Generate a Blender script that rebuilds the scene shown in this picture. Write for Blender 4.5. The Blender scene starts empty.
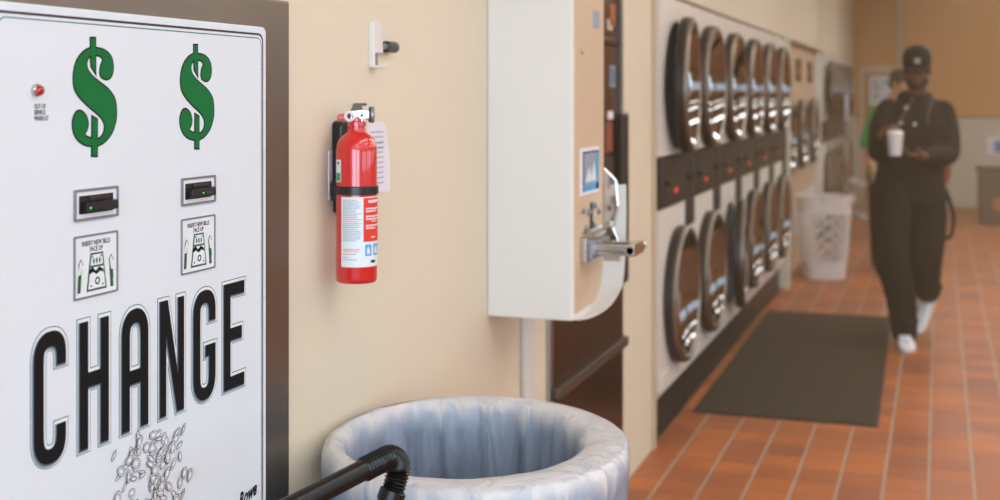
import bpy, bmesh, math, random
from mathutils import Vector, Matrix, Euler
random.seed(7)
PI = math.pi
SC = bpy.context.scene
COL = SC.collection
YAW = math.radians(19.18)

# ------------------------------------------------------------------ materials
def lin(h):
    h = h.lstrip('#'); o = []
    for i in (0, 2, 4):
        c = int(h[i:i+2], 16) / 255
        o.append(c / 12.92 if c <= .04045 else ((c + .055) / 1.055) ** 2.4)
    return (*o, 1)

def mat(name, col, rough=.5, metal=0., var=.06, scale=8., bump=0., bscale=60., spec=.5, coat=0., alpha=1., trans=0., emit=None, estr=0., stretch=None, rvar=0.):
    m = bpy.data.materials.new(name); m.use_nodes = True
    n = m.node_tree.nodes; l = m.node_tree.links
    b = n['Principled BSDF']; c = lin(col)
    b.inputs['Roughness'].default_value = rough
    b.inputs['Metallic'].default_value = metal
    b.inputs['Specular IOR Level'].default_value = spec
    b.inputs['Coat Weight'].default_value = coat
    b.inputs['Coat Roughness'].default_value = .05
    b.inputs['Alpha'].default_value = alpha
    b.inputs['Transmission Weight'].default_value = trans
    tc = n.new('ShaderNodeTexCoord'); src = tc.outputs['Object']
    if stretch:
        mp = n.new('ShaderNodeMapping'); mp.inputs['Scale'].default_value = stretch
        l.new(src, mp.inputs[0]); src = mp.outputs[0]
    nz = n.new('ShaderNodeTexNoise'); nz.inputs['Scale'].default_value = scale; nz.inputs['Detail'].default_value = 4
    l.new(src, nz.inputs['Vector'])
    mx = n.new('ShaderNodeMix'); mx.data_type = 'RGBA'
    mx.inputs[6].default_value = tuple(max(0, v * (1 - var)) for v in c[:3]) + (1,)
    mx.inputs[7].default_value = tuple(min(1, v * (1 + var)) for v in c[:3]) + (1,)
    l.new(nz.outputs['Fac'], mx.inputs[0]); l.new(mx.outputs[2], b.inputs['Base Color'])
    if rvar:
        mr = n.new('ShaderNodeMapRange'); mr.inputs[3].default_value = max(0, rough - rvar); mr.inputs[4].default_value = rough + rvar
        l.new(nz.outputs['Fac'], mr.inputs[0]); l.new(mr.outputs[0], b.inputs['Roughness'])
    if bump:
        nb = n.new('ShaderNodeTexNoise'); nb.inputs['Scale'].default_value = bscale; nb.inputs['Detail'].default_value = 3
        l.new(src, nb.inputs['Vector'])
        bp = n.new('ShaderNodeBump'); bp.inputs['Strength'].default_value = bump; bp.inputs['Distance'].default_value = .004
        l.new(nb.outputs['Fac'], bp.inputs['Height']); l.new(bp.outputs[0], b.inputs['Normal'])
    if emit:
        b.inputs['Emission Color'].default_value = lin(emit); b.inputs['Emission Strength'].default_value = estr
    return m

M = {}
M['wall'] = mat('painted_wall', '#dcd1b9', .6, var=.03, scale=3, bump=.12, bscale=160)
M['orange_wall'] = mat('orange_wall', '#c98a48', .7, var=.05, scale=2, bump=.1, bscale=90)
M['white_wall'] = mat('white_wall', '#c6bca8', .6, var=.03, scale=2, bump=.1, bscale=90)
M['ceiling'] = mat('ceiling_tile', '#ddd6c8', .8, bump=.2, bscale=120)
M['face'] = mat('changer_enamel', '#d6dfe5', .42, var=.025, scale=260, bump=.06, bscale=420)
M['steel'] = mat('brushed_steel', '#8a837a', .38, 1., var=.1, scale=6, stretch=(1, 1, .12), rvar=.08, bump=.05, bscale=40)
M['white_metal'] = mat('white_enamel', '#dcd9d3', .4, var=.02, scale=5, bump=.05, bscale=200)
M['dryer_white'] = mat('dryer_enamel', '#e2dcd2', .35, var=.03, scale=4)
M['chrome'] = mat('chrome', '#c9c6c2', .14, 1., var=.03, scale=9)
M['ring'] = mat('satin_door_ring', '#958c80', .38, 1., var=.06, scale=9)
M['gasket'] = mat('dark_gasket', '#2d2622', .4, var=.1, scale=9)
M['bowl'] = mat('dark_door_glass', '#1c130e', .06, spec=1., coat=1., var=.2, scale=5)
M['bowl'].node_tree.nodes['Principled BSDF'].inputs['IOR'].default_value = 1.9
M['panel'] = mat('black_control_panel', '#2c2522', .5, var=.15, scale=12)
M['dark'] = mat('black_slot', '#141211', .5, var=.1)
M['ink'] = mat('black_print', '#0d0d10', .6, var=.05, spec=.2)
M['teal'] = mat('teal_print', '#2f6f68', .5, var=.05)
M['slate'] = mat('slate_print', '#5c7484', .5, var=.05)
M['paper'] = mat('white_print', '#dbe2e6', .5, var=.02)
M['green'] = mat('green_print', '#0b6a33', .6, var=.06, scale=30, spec=.2)
M['dgreen'] = mat('dark_green_print', '#1f5a44', .5, var=.1)
M['greymetal'] = mat('grey_plate_frame', '#8d9299', .4, .6, var=.05)
M['black_plastic'] = mat('black_plastic', '#17161a', .32, var=.1, scale=20)
M['tube'] = mat('black_tube', '#0f0d0c', .34, spec=.35, var=.1, scale=20)
M['led_green'] = mat('green_led', '#20c040', .3, emit='#25ff40', estr=.9)
M['led_red'] = mat('red_led', '#c8400f', .3, emit='#ff4a14', estr=.25)
M['lens'] = mat('red_lens', '#a00c10', .2, coat=.6, var=.15, scale=200)
M['red'] = mat('red_enamel', '#c80f10', .3, coat=1., var=.04)
M['red_print'] = mat('red_print', '#d8331f', .5, var=.04)
M['pink_print'] = mat('pink_print', '#d98a8a', .5)
M['grey_print'] = mat('grey_print', '#8fa0ac', .5)
M['blue_print'] = mat('blue_print', '#3f9fd0', .5)
M['tag'] = mat('paper_tag', '#e2dde4', .6, var=.03)
M['grime'] = mat('tarnished_metal', '#4a443a', .4, .7, var=.2, scale=60)
M['can'] = mat('grey_can_plastic', '#46586a', .5, var=.06, bump=.1, bscale=90)
M['alu'] = mat('aluminium', '#a9adb0', .3, 1., var=.05)
M['door_metal'] = mat('brown_kick_panel', '#4f3c30', .3, .75, var=.15, scale=3, rvar=.06, bump=.04, bscale=14)
M['door_glass'] = mat('smoked_door_glass', '#5a3d28', .2, spec=.25, coat=.0, var=.5, scale=5)
M['bar'] = mat('grey_bar', '#6b6258', .35, .7, var=.1)
M['basket'] = mat('white_basket_plastic', '#dcd6d0', .4, var=.03)
M['mat'] = mat('mat_carpet', '#4e453a', .95, var=.25, scale=240, bump=.6, bscale=500, spec=.1)
M['mat_edge'] = mat('mat_rubber', '#352d27', .7, var=.1)
M['bin'] = mat('brown_bin', '#3c3128', .6, var=.15, scale=6)
M['wood'] = mat('orange_door_wood', '#a8622c', .45, var=.2, scale=5, stretch=(6, 6, .5))
M['frame_paint'] = mat('beige_door_frame', '#cbb394', .5, var=.03)
M['grey_paint'] = mat('grey_conduit', '#b4aca0', .5, var=.03)
M['kick'] = mat('dark_kick', '#2a211c', .5, var=.2, scale=6)
M['jacket'] = mat('black_jacket', '#211c1a', .85, var=.12, scale=14, bump=.3, bscale=60, spec=.25)
M['trouser'] = mat('black_trousers', '#1f1b19', .9, var=.12, scale=10, bump=.3, bscale=50, spec=.2)
M['cap'] = mat('black_cap', '#1d1a19', .85, var=.1, scale=30, bump=.2, bscale=200, spec=.2)
M['skin_dark'] = mat('brown_skin', '#6b4230', .5, var=.08, scale=12, spec=.4)
M['skin_light'] = mat('light_skin', '#b9836a', .5, var=.06, scale=12, spec=.4)
M['lip'] = mat('lip', '#6a3a32', .45)
M['eye'] = mat('eye_white', '#cfc8c0', .2)
M['iris'] = mat('iris', '#1a100c', .2)
M['hair'] = mat('dark_hair', '#120e0b', .7, var=.2, scale=60, bump=.5, bscale=120)
M['shoe'] = mat('white_shoe', '#e4e1e2', .5, var=.03)
M['sole'] = mat('shoe_sole', '#cfc8c0', .6)
M['snap'] = mat('pale_snap', '#cfc6bc', .3, .3)
M['cord'] = mat('grey_cord', '#6f6760', .8)
M['tee'] = mat('green_shirt', '#1f9a4c', .85, var=.08, scale=10, bump=.2, bscale=60, spec=.2)
M['jean'] = mat('dark_jeans', '#2b2a30', .85, var=.1)
M['cup'] = mat('white_paper_cup', '#e6e2dc', .5, var=.02)
M['pouch'] = mat('red_brown_pouch', '#8c4a38', .6)
M['blue_sign'] = mat('blue_panel', '#2a64a8', .5)
M['lamp'] = mat('lit_diffuser', '#ffffff', .5, emit='#f0f4ff', estr=5.)
M['sticker'] = mat('green_sticker', '#2f9a68', .5)

def floor_mat():
    m = bpy.data.materials.new('quarry_tile'); m.use_nodes = True
    n = m.node_tree.nodes; l = m.node_tree.links; b = n['Principled BSDF']
    tc = n.new('ShaderNodeTexCoord'); mp = n.new('ShaderNodeMapping')
    mp.inputs['Location'].default_value = (1.024 + .164 * 20, .05 + .164 * 40, 0)
    l.new(tc.outputs['Object'], mp.inputs[0])
    br = n.new('ShaderNodeTexBrick'); br.offset = 0; br.squash = 1
    br.inputs['Scale'].default_value = 1
    br.inputs['Brick Width'].default_value = .164; br.inputs['Row Height'].default_value = .164
    br.inputs['Mortar Size'].default_value = .0; br.inputs['Bias'].default_value = 0
    br.inputs['Color1'].default_value = lin('#b66a36'); br.inputs['Color2'].default_value = lin('#965838')
    br.inputs['Mortar'].default_value = lin('#965838')
    l.new(mp.outputs[0], br.inputs['Vector'])
    nz = n.new('ShaderNodeTexNoise'); nz.inputs['Scale'].default_value = 3.2; nz.inputs['Detail'].default_value = 5
    l.new(tc.outputs['Object'], nz.inputs['Vector'])
    ov = n.new('ShaderNodeMix'); ov.data_type = 'RGBA'; ov.blend_type = 'OVERLAY'; ov.inputs[0].default_value = .45
    bw = n.new('ShaderNodeRGBToBW'); l.new(nz.outputs['Color'], bw.inputs[0])
    l.new(br.outputs['Color'], ov.inputs[6]); l.new(bw.outputs[0], ov.inputs[7])
    sx = n.new('ShaderNodeSeparateXYZ'); l.new(mp.outputs[0], sx.inputs[0])
    def joint(axis, half):
        f = n.new('ShaderNodeMath'); f.operation = 'PINGPONG'; f.inputs[1].default_value = .082
        l.new(sx.outputs[axis], f.inputs[0])
        r = n.new('ShaderNodeMapRange'); r.inputs[1].default_value = half * .7; r.inputs[2].default_value = half * 1.3
        r.inputs[3].default_value = 1; r.inputs[4].default_value = 0
        l.new(f.outputs[0], r.inputs[0]); return r
    jx, jy = joint(0, .005), joint(1, .004)
    cur = ov.outputs[2]
    for j, c, f in ((jy, '#6b4a34', .45), (jx, '#a89a88', .9)):
        k = n.new('ShaderNodeMath'); k.operation = 'MULTIPLY'; k.inputs[1].default_value = f; l.new(j.outputs[0], k.inputs[0])
        mx = n.new('ShaderNodeMix'); mx.data_type = 'RGBA'; mx.inputs[7].default_value = lin(c)
        l.new(k.outputs[0], mx.inputs[0]); l.new(cur, mx.inputs[6]); cur = mx.outputs[2]
    l.new(cur, b.inputs['Base Color'])
    mr = n.new('ShaderNodeMapRange'); mr.inputs[3].default_value = .38; mr.inputs[4].default_value = .62
    l.new(nz.outputs['Fac'], mr.inputs[0]); l.new(mr.outputs[0], b.inputs['Roughness'])
    mxm = n.new('ShaderNodeMath'); mxm.operation = 'MAXIMUM'; l.new(jx.outputs[0], mxm.inputs[0]); l.new(jy.outputs[0], mxm.inputs[1])
    bp = n.new('ShaderNodeBump'); bp.invert = True; bp.inputs['Strength'].default_value = .5; bp.inputs['Distance'].default_value = .003
    l.new(mxm.outputs[0], bp.inputs['Height']); l.new(bp.outputs[0], b.inputs['Normal'])
    return m
M['floor'] = floor_mat()

def liner_mat():
    """thin frosted film, opaque and pale where its layers are gathered over the rim"""
    m = bpy.data.materials.new('frosted_liner'); m.use_nodes = True
    n = m.node_tree.nodes; l = m.node_tree.links; b = n['Principled BSDF']; out = n['Material Output']
    b.inputs['Roughness'].default_value = .28; b.inputs['Specular IOR Level'].default_value = .6
    tc = n.new('ShaderNodeTexCoord')
    mp = n.new('ShaderNodeMapping'); mp.inputs['Scale'].default_value = (1, 1, .14); l.new(tc.outputs['Object'], mp.inputs[0])
    nz = n.new('ShaderNodeTexNoise'); nz.inputs['Scale'].default_value = 26; nz.inputs['Detail'].default_value = 5; nz.inputs['Distortion'].default_value = .6
    l.new(mp.outputs[0], nz.inputs['Vector'])
    bp = n.new('ShaderNodeBump'); bp.inputs['Strength'].default_value = .8; bp.inputs['Distance'].default_value = .014
    l.new(nz.outputs['Fac'], bp.inputs['Height'])
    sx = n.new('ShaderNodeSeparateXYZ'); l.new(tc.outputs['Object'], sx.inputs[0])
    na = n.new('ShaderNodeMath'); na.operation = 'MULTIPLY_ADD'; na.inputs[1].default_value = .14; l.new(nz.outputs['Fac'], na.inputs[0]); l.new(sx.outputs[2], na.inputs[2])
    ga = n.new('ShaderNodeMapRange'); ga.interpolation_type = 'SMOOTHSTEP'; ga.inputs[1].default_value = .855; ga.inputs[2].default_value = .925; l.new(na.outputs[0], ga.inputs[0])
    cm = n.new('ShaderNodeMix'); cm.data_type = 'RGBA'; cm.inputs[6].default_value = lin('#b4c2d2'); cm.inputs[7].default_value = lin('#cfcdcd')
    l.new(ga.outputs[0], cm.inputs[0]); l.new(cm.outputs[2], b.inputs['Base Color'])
    tr = n.new('ShaderNodeBsdfTranslucent'); tr.inputs['Color'].default_value = lin('#8fb0d4')
    tp = n.new('ShaderNodeBsdfTransparent'); tp.inputs['Color'].default_value = lin('#b4cbe6')
    l.new(bp.outputs[0], b.inputs['Normal']); l.new(bp.outputs[0], tr.inputs['Normal'])
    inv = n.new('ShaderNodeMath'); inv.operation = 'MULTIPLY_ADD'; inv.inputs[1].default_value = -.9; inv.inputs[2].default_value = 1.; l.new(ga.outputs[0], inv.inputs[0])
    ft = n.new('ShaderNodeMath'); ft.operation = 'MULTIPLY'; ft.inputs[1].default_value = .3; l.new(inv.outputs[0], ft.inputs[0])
    m1 = n.new('ShaderNodeMixShader'); l.new(ft.outputs[0], m1.inputs[0])
    l.new(b.outputs[0], m1.inputs[1]); l.new(tr.outputs[0], m1.inputs[2])
    cr = n.new('ShaderNodeMapRange'); cr.inputs[1].default_value = .35; cr.inputs[2].default_value = .7; cr.inputs[3].default_value = .1; cr.inputs[4].default_value = .55
    l.new(nz.outputs['Fac'], cr.inputs[0])
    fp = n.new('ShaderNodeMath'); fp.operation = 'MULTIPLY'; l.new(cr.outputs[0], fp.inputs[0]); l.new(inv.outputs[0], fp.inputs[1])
    m2 = n.new('ShaderNodeMixShader'); l.new(fp.outputs[0], m2.inputs[0])
    l.new(m1.outputs[0], m2.inputs[1]); l.new(tp.outputs[0], m2.inputs[2])
    l.new(m2.outputs[0], out.inputs['Surface'])
    return m
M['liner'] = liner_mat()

# ------------------------------------------------------------------ mesh helpers
def V(*a): return Vector(a)

class MB:
    """collects geometry, then links it as ONE mesh object"""
    def __init__(s): s.bm = bmesh.new(); s.mats = []
    def mi(s, m):
        if m not in s.mats: s.mats.append(m)
        return s.mats.index(m)
    def _tag(s, faces, m):
        i = s.mi(m)
        for f in faces: f.material_index = i
    def box(s, x0, x1, y0, y1, z0, z1, m):
        vs = [s.bm.verts.new((x, y, z)) for x in (x0, x1) for y in (y0, y1) for z in (z0, z1)]
        F = [(0, 1, 3, 2), (4, 6, 7, 5), (0, 4, 5, 1), (2, 3, 7, 6), (0, 2, 6, 4), (1, 5, 7, 3)]
        s._tag([s.bm.faces.new([vs[i] for i in f]) for f in F], m); return vs
    def loft(s, rings, m, cap=True, closed=False):
        R = [[s.bm.verts.new(p) for p in r] for r in rings]; k = len(R[0]); fs = []
        n = len(R)
        for a in range(n if closed else n - 1):
            A, B = R[a], R[(a + 1) % n]
            for i in range(k):
                j = (i + 1) % k
                fs.append(s.bm.faces.new((A[i], A[j], B[j], B[i])))
        if cap and not closed:
            fs.append(s.bm.faces.new(R[0][::-1])); fs.append(s.bm.faces.new(R[-1]))
        s._tag(fs, m); return fs
    def tube(s, pts, r, m, seg=12, cap=True, closed=False):
        pts = [Vector(p) for p in pts]; n = len(pts)
        rs = r if isinstance(r, (list, tuple)) else [r] * n
        rings = []; up = None
        for i, p in enumerate(pts):
            if closed: t = pts[(i + 1) % n] - pts[i - 1]
            else: t = pts[min(i + 1, n - 1)] - pts[max(i - 1, 0)]
            t.normalize()
            if up is None:
                up = t.orthogonal().normalized()
            up = (up - t * up.dot(t)).normalized(); w = t.cross(up)
            rr = rs[i] if isinstance(rs[i], (list, tuple)) else (rs[i], rs[i])
            rings.append([p + up * rr[0] * math.cos(2 * PI * k / seg) + w * rr[1] * math.sin(2 * PI * k / seg) for k in range(seg)])
        return s.loft(rings, m, cap, closed)
    def lathe(s, prof, c, m, axis='z', seg=48, sx=1., sy=1., cap=False):
        c = Vector(c); rings = []
        for r, h in prof:
            ring = []
            for k in range(seg):
                a = 2 * PI * k / seg; u, v = r * sx * math.cos(a), r * sy * math.sin(a)
                ring.append(c + {'z': V(u, v, h), 'x': V(h, u, v), 'y': V(v, h, u)}[axis])
            rings.append(ring)
        return s.loft(rings, m, cap)
    def ball(s, c, r, m, rot=None, seg=20, ring=12):
        r = (r, r, r) if not isinstance(r, (tuple, list)) else r
        mtx = Matrix.Translation(c) @ (rot.to_matrix().to_4x4() if rot else Matrix()) @ Matrix.Diagonal((*r, 1))
        g = bmesh.ops.create_uvsphere(s.bm, u_segments=seg, v_segments=ring, radius=1, matrix=mtx)
        s._tag({f for v in g['verts'] for f in v.link_faces}, m)
    def mesh(s, me, mtx, m):
        i = s.mi(m); nf = len(s.bm.faces); nv = len(s.bm.verts)
        s.bm.from_mesh(me); s.bm.verts.ensure_lookup_table(); s.bm.faces.ensure_lookup_table()
        for v in s.bm.verts[nv:]: v.co = mtx(v.co) if callable(mtx) else mtx @ v.co
        for f in s.bm.faces[nf:]: f.material_index = i
    def prism(s, poly, fn, h0, h1, m):
        """extruded polygon: fn(u, v, h) -> point"""
        s.loft([[fn(u, v, h0) for u, v in poly], [fn(u, v, h1) for u, v in poly]], m)
    def build(s, name, parent=None, bevel=0., smooth=False, seg=2, remesh=0., loc=None, relax=4):
        bmesh.ops.recalc_face_normals(s.bm, faces=s.bm.faces)
        me = bpy.data.meshes.new(name); s.bm.to_mesh(me); s.bm.free()
        for m in s.mats: me.materials.append(m)
        o = bpy.data.objects.new(name, me); COL.objects.link(o)
        if remesh:
            md = o.modifiers.new('r', 'REMESH'); md.mode = 'VOXEL'; md.voxel_size = remesh
            sm = o.modifiers.new('s', 'SMOOTH'); sm.iterations = relax; sm.factor = .5
            me2 = bpy.data.meshes.new_from_object(o.evaluated_get(bpy.context.evaluated_depsgraph_get()))
            o.modifiers.clear(); o.data = me2; me2.name = name
            if not me2.materials:
                me2.materials.append(s.mats[0])
            smooth = True
        if bevel:
            b = o.modifiers.new('bevel', 'BEVEL'); b.width = bevel; b.segments = seg; b.limit_method = 'ANGLE'; b.angle_limit = .6
            b.harden_normals = False
        if smooth:
            for p in o.data.polygons: p.use_smooth = True
            if not remesh and smooth != 'all':
                try: o.data.set_sharp_from_angle(angle=.7)
                except Exception: pass
        if parent: o.parent = parent
        if loc: o.location = loc
        return o

def tag(o, label, cat, group=None, kind=None):
    o['label'] = label; o['category'] = cat
    if group: o['group'] = group
    if kind: o['kind'] = kind
    return o
def struct(o, label=None):
    o['kind'] = 'structure'
    if label: o['label'] = label
    return o
def empty(name, loc=(0, 0, 0), rz=0.):
    o = bpy.data.objects.new(name, None); o.empty_display_size = .1; COL.objects.link(o)
    o.location = loc; o.rotation_euler = (0, 0, rz); return o
def kids(o): return [c for c in bpy.data.objects if c.parent == o]
def dup(o, loc=None, parent=None):
    c = o.copy(); COL.objects.link(c)
    if parent is not None: c.parent = parent
    if loc is not None: c.location = loc
    for k in kids(o): dup(k, None, c)
    return c

def curve_mesh(splines, offset=0., extrude=0.):
    cu = bpy.data.curves.new('tmp', 'CURVE'); cu.dimensions = '2D'; cu.fill_mode = 'BOTH'
    cu.extrude = extrude; cu.offset = offset
    for pts in splines:
        sp = cu.splines.new('POLY'); sp.points.add(len(pts) - 1)
        for i, (x, y) in enumerate(pts): sp.points[i].co = (x, y, 0, 1)
        sp.use_cyclic_u = True
    return _to_mesh(cu)
def text_mesh(body, size, offset=0., extrude=.0001, spacing=1., shear=0., align='CENTER'):
    cu = bpy.data.curves.new('tmp', 'FONT'); cu.body = body; cu.size = size; cu.align_x = align
    cu.extrude = extrude; cu.offset = offset; cu.space_character = spacing; cu.shear = shear
    cu.resolution_u = 3
    return _to_mesh(cu)
def _to_mesh(cu):
    o = bpy.data.objects.new('tmp', cu); COL.objects.link(o)
    me = bpy.data.meshes.new_from_object(o.evaluated_get(bpy.context.evaluated_depsgraph_get()))
    bpy.data.objects.remove(o); bpy.data.curves.remove(cu); return me
def smooth_poly(pts, n=5):
    out = []; k = len(pts)
    for i in range(k):
        p0, p1, p2, p3 = (Vector(pts[(i + j - 1) % k]) for j in range(4))
        for s in range(n):
            t = s / n
            out.append(tuple(.5 * ((2 * p1) + (p2 - p0) * t + (2 * p0 - 5 * p1 + 4 * p2 - p3) * t * t + (3 * p1 - p0 - 3 * p2 + p3) * t ** 3)))
    return out
def spline(pts, n=6):
    pts = [Vector(p) for p in pts]; out = []
    for i in range(len(pts) - 1):
        p0, p1, p2, p3 = pts[max(i - 1, 0)], pts[i], pts[i + 1], pts[min(i + 2, len(pts) - 1)]
        for s in range(n):
            t = s / n
            out.append(.5 * ((2 * p1) + (p2 - p0) * t + (2 * p0 - 5 * p1 + 4 * p2 - p3) * t * t + (3 * p1 - p0 - 3 * p2 + p3) * t ** 3))
    out.append(pts[-1]); return out
def on_face(X, y0=0., z0=0.):
    """artwork drawn in (u, v) goes onto a surface facing +x: u -> y, v -> z, height -> x"""
    return lambda p: V(X + p[2], y0 + p[0], z0 + p[1])

# ------------------------------------------------------------------ room shell
WX = -1.15
CH = 3.0
b = MB(); b.box(-2.2, 6.3, -3.4, 18.3, -.12, 0, M['floor']); struct(b.build('floor'), 'terracotta quarry tile floor with pale grout lines')
b = MB(); b.box(-2.2, 6.3, -3.4, 18.3, CH, CH + .1, M['ceiling']); struct(b.build('ceiling'))
b = MB()
b.box(-1.4, WX, -3.2, 3.74, 0, CH, M['wall'])
b.box(-1.4, WX, 3.74, 4.735, 2.15, CH, M['wall'])
b.box(-1.4, WX, 4.735, 5.30, 0, CH, M['wall'])
b.box(-1.5, -1.4, 3.6, 4.9, 0, CH, M['dark'])
struct(b.build('wall_left'), 'beige painted wall behind the change machine')
b = MB()
b.box(-1.4, -1.128, 5.30, 18.05, 1.945, CH, M['wall'])
b.box(-1.4, -1.10, 9.945, 10.03, 0, 1.945, M['wall'])
b.box(-2.1, -2.0, 4.7, 18.05, 0, CH, M['wall'])
b.box(-1.4, -1.115, 17.2, 18.05, 0, 1.945, M['wall'])
struct(b.build('wall_left'), 'beige wall around the dryers')
b = MB()
b.box(-2.1, 6.1, 18.05, 18.2, 1.21, CH, M['orange_wall'])
b.box(-2.1, 6.1, 18.05, 18.2, 0, 1.19, M['white_wall']); b.box(-2.1, 6.1, 18.06, 18.2, 1.19, 1.21, M['dark'])
struct(b.build('wall_back'), 'back wall, orange above a white lower band')
b = MB()
RW = ((-2.6, .9), (1.5, 5.1), (5.7, 9.3), (9.9, 13.5))
for y0, y1 in ((-3.2, -2.6), (.9, 1.5), (5.1, 5.7), (9.3, 9.9), (13.5, 18.05)): b.box(6.0, 6.15, y0, y1, 0, CH, M['white_wall'] if y1 < 6 else M['orange_wall'])
for i, (y0, y1) in enumerate(RW):
    wm_ = M['white_wall'] if i < 2 else M['orange_wall']
    b.box(6.0, 6.15, y0, y1, 0, 1.2, wm_); b.box(6.0, 6.15, y0, y1, 2.1, CH, wm_)
struct(b.build('wall_right'))
b = MB()
for x0, x1 in ((-1.4, -.9), (1.3, 1.6), (3.7, 6.15)): b.box(x0, x1, -3.35, -3.2, 0, CH, M['white_wall'])
for x0, x1 in ((-.9, 1.3), (1.6, 3.7)):
    b.box(x0, x1, -3.35, -3.2, 0, .5, M['white_wall']); b.box(x0, x1, -3.35, -3.2, 2.6, CH, M['white_wall'])
struct(b.build('wall_front'))
for i, (y0, y1) in enumerate(RW):
    b = MB()
    for yy in (y0, (y0 + y1) / 2 - .025, y1 - .05): b.box(6.03, 6.1, yy, yy + .05, 1.2, 2.1, M['alu'])
    for zz in (1.2, 2.05): b.box(6.03, 6.1, y0, y1, zz, zz + .05, M['alu'])
    struct(b.build('window_%d' % (i + 1), bevel=.004))
for i, (x0, x1) in enumerate(((-.9, 1.3), (1.6, 3.7))):
    b = MB()
    for xx in (x0, x1 - .05): b.box(xx, xx + .05, -3.31, -3.24, .5, 2.6, M['alu'])
    for zz in (.5, 2.55): b.box(x0, x1, -3.31, -3.24, zz, zz + .05, M['alu'])
    struct(b.build('window_%d' % (i + 5), bevel=.004))

# white vertical corner strip on the left wall and grey conduit on the back wall
b = MB(); b.box(WX, WX + .022, 3.485, 3.575, 0, CH, M['white_metal']); struct(b.build('trim_1', bevel=.006), 'white vertical strip on the beige wall')
b = MB(); b.box(WX, WX + .012, 5.255, 5.30, 0, CH, M['frame_paint']); struct(b.build('trim_2', bevel=.003), 'pale edge strip on the wall pier')
b = MB(); b.tube([(-.515, 18.03, 1.93), (-.515, 18.03, 2.4), (-.515, 18.03, 2.95)], .034, M['grey_paint'], 10)
struct(b.build('trim_3', smooth=True), 'pale conduit running up the orange wall')

# metal door with smoked glass, kick panel and push bar
d1 = struct(empty('door_1', (WX, 4.235, 0)), 'metal door with smoked glass and a dark kick panel')
b = MB()
b.box(-.05, .012, -.495, -.455, 0, 2.15, M['alu']); b.box(-.05, .004, .46, .5, 0, 2.15, M['alu']); b.box(-.05, .012, -.495, .5, 2.1, 2.15, M['alu'])
struct(b.build('door_frame', d1, bevel=.004))
b = MB(); b.box(-.09, -.03, -.45, .455, .01, .88, M['door_metal']); b.box(-.09, -.025, -.45, .455, .88, .94, M['bar'])
struct(b.build('kick_panel', d1, bevel=.004, loc=(.042, 0, 0)))
b = MB(); b.box(-.075, -.05, -.38, .435, .94, 2.03, M['door_glass']); struct(b.build('glass_pane', d1, loc=(.042, 0, 0)))
b = MB()
b.box(-.09, -.03, -.45, -.38, .94, 2.09, M['bar']); b.box(-.09, -.03, .435, .455, .94, 2.09, M['bar']); b.box(-.09, -.03, -.45, .455, 2.03, 2.09, M['bar'])
b.box(-.07, -.040, -.38, .435, 1.685, 1.71, M['door_metal'])
struct(b.build('sash_frame', d1, bevel=.004, loc=(.042, 0, 0)))
b = MB(); b.box(.008, .038, -.475, .45, .553, .59, M['bar']); b.box(-.03, .02, -.4, -.36, .56, .585, M['bar']); b.box(-.03, .02, .36, .4, .56, .585, M['bar'])
struct(b.build('push_bar', d1, bevel=.006))
b = MB(); b.box(.004, .026, .40, .50, .79, 1.43, M['grime']); b.box(-.03, .004, .44, .46, .85, .88, M['grime']); b.box(-.03, .004, .44, .46, 1.34, 1.37, M['grime'])
struct(b.build('pull_plate', d1, bevel=.004))
b = MB(); b.box(-.05, -.046, .33, .41, 1.53, 1.61, M['grey_print']); b.box(-.0465, -.045, .34, .40, 1.54, 1.60, M['slate'])  # flat coloured patches painted in for the reflections and glints in the pane
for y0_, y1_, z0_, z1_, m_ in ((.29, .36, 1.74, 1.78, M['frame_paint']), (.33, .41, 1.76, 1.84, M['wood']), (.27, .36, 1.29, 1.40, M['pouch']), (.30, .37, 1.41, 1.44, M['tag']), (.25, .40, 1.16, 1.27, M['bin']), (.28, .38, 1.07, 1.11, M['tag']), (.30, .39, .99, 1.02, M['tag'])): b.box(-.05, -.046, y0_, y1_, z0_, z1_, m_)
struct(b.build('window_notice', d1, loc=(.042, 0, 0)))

# back door with poster
d2 = struct(empty('door_2', (-.79, 18.05, 0)), 'orange wooden door with a pale frame')
b = MB()
b.box(-.25, -.19, -.03, .02, 0, 1.86, M['frame_paint']); b.box(.24, .30, -.03, .02, 0, 1.86, M['frame_paint']); b.box(-.25, .30, -.03, .02, 1.80, 1.9, M['frame_paint'])
struct(b.build('door_frame', d2, bevel=.006))
b = MB(); b.box(-.19, .24, -.014, .01, .01, 1.8, M['wood']); b.box(-.13, .18, -.02, -.01, .15, .8, M['wood']); struct(b.build('door_leaf', d2, bevel=.006))
b = MB(); b.tube([(.19, -.01, .95), (.19, -.05, .95)], .012, M['chrome'], 10); b.ball((.19, -.065, .95), .028, M['chrome']); struct(b.build('door_handle', d2, smooth=True))
b = MB(); b.box(-.145, .165, -.004, .0, -.2, .2, M['paper'])
rn = random.Random(4)
for i in range(16):
    u, v = rn.uniform(-.12, .09), rn.uniform(-.17, .12)
    b.box(u, u + rn.uniform(.02, .06), -.006, -.004, v, v + rn.uniform(.02, .06), rn.choice([M['pink_print'], M['grey_print'], M['sticker'], M['frame_paint']]))
p = b.build('poster', loc=(-.77, 18.033, 1.56)); tag(p, 'pale poster with coloured patches hung on the orange back door', 'poster')

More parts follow.
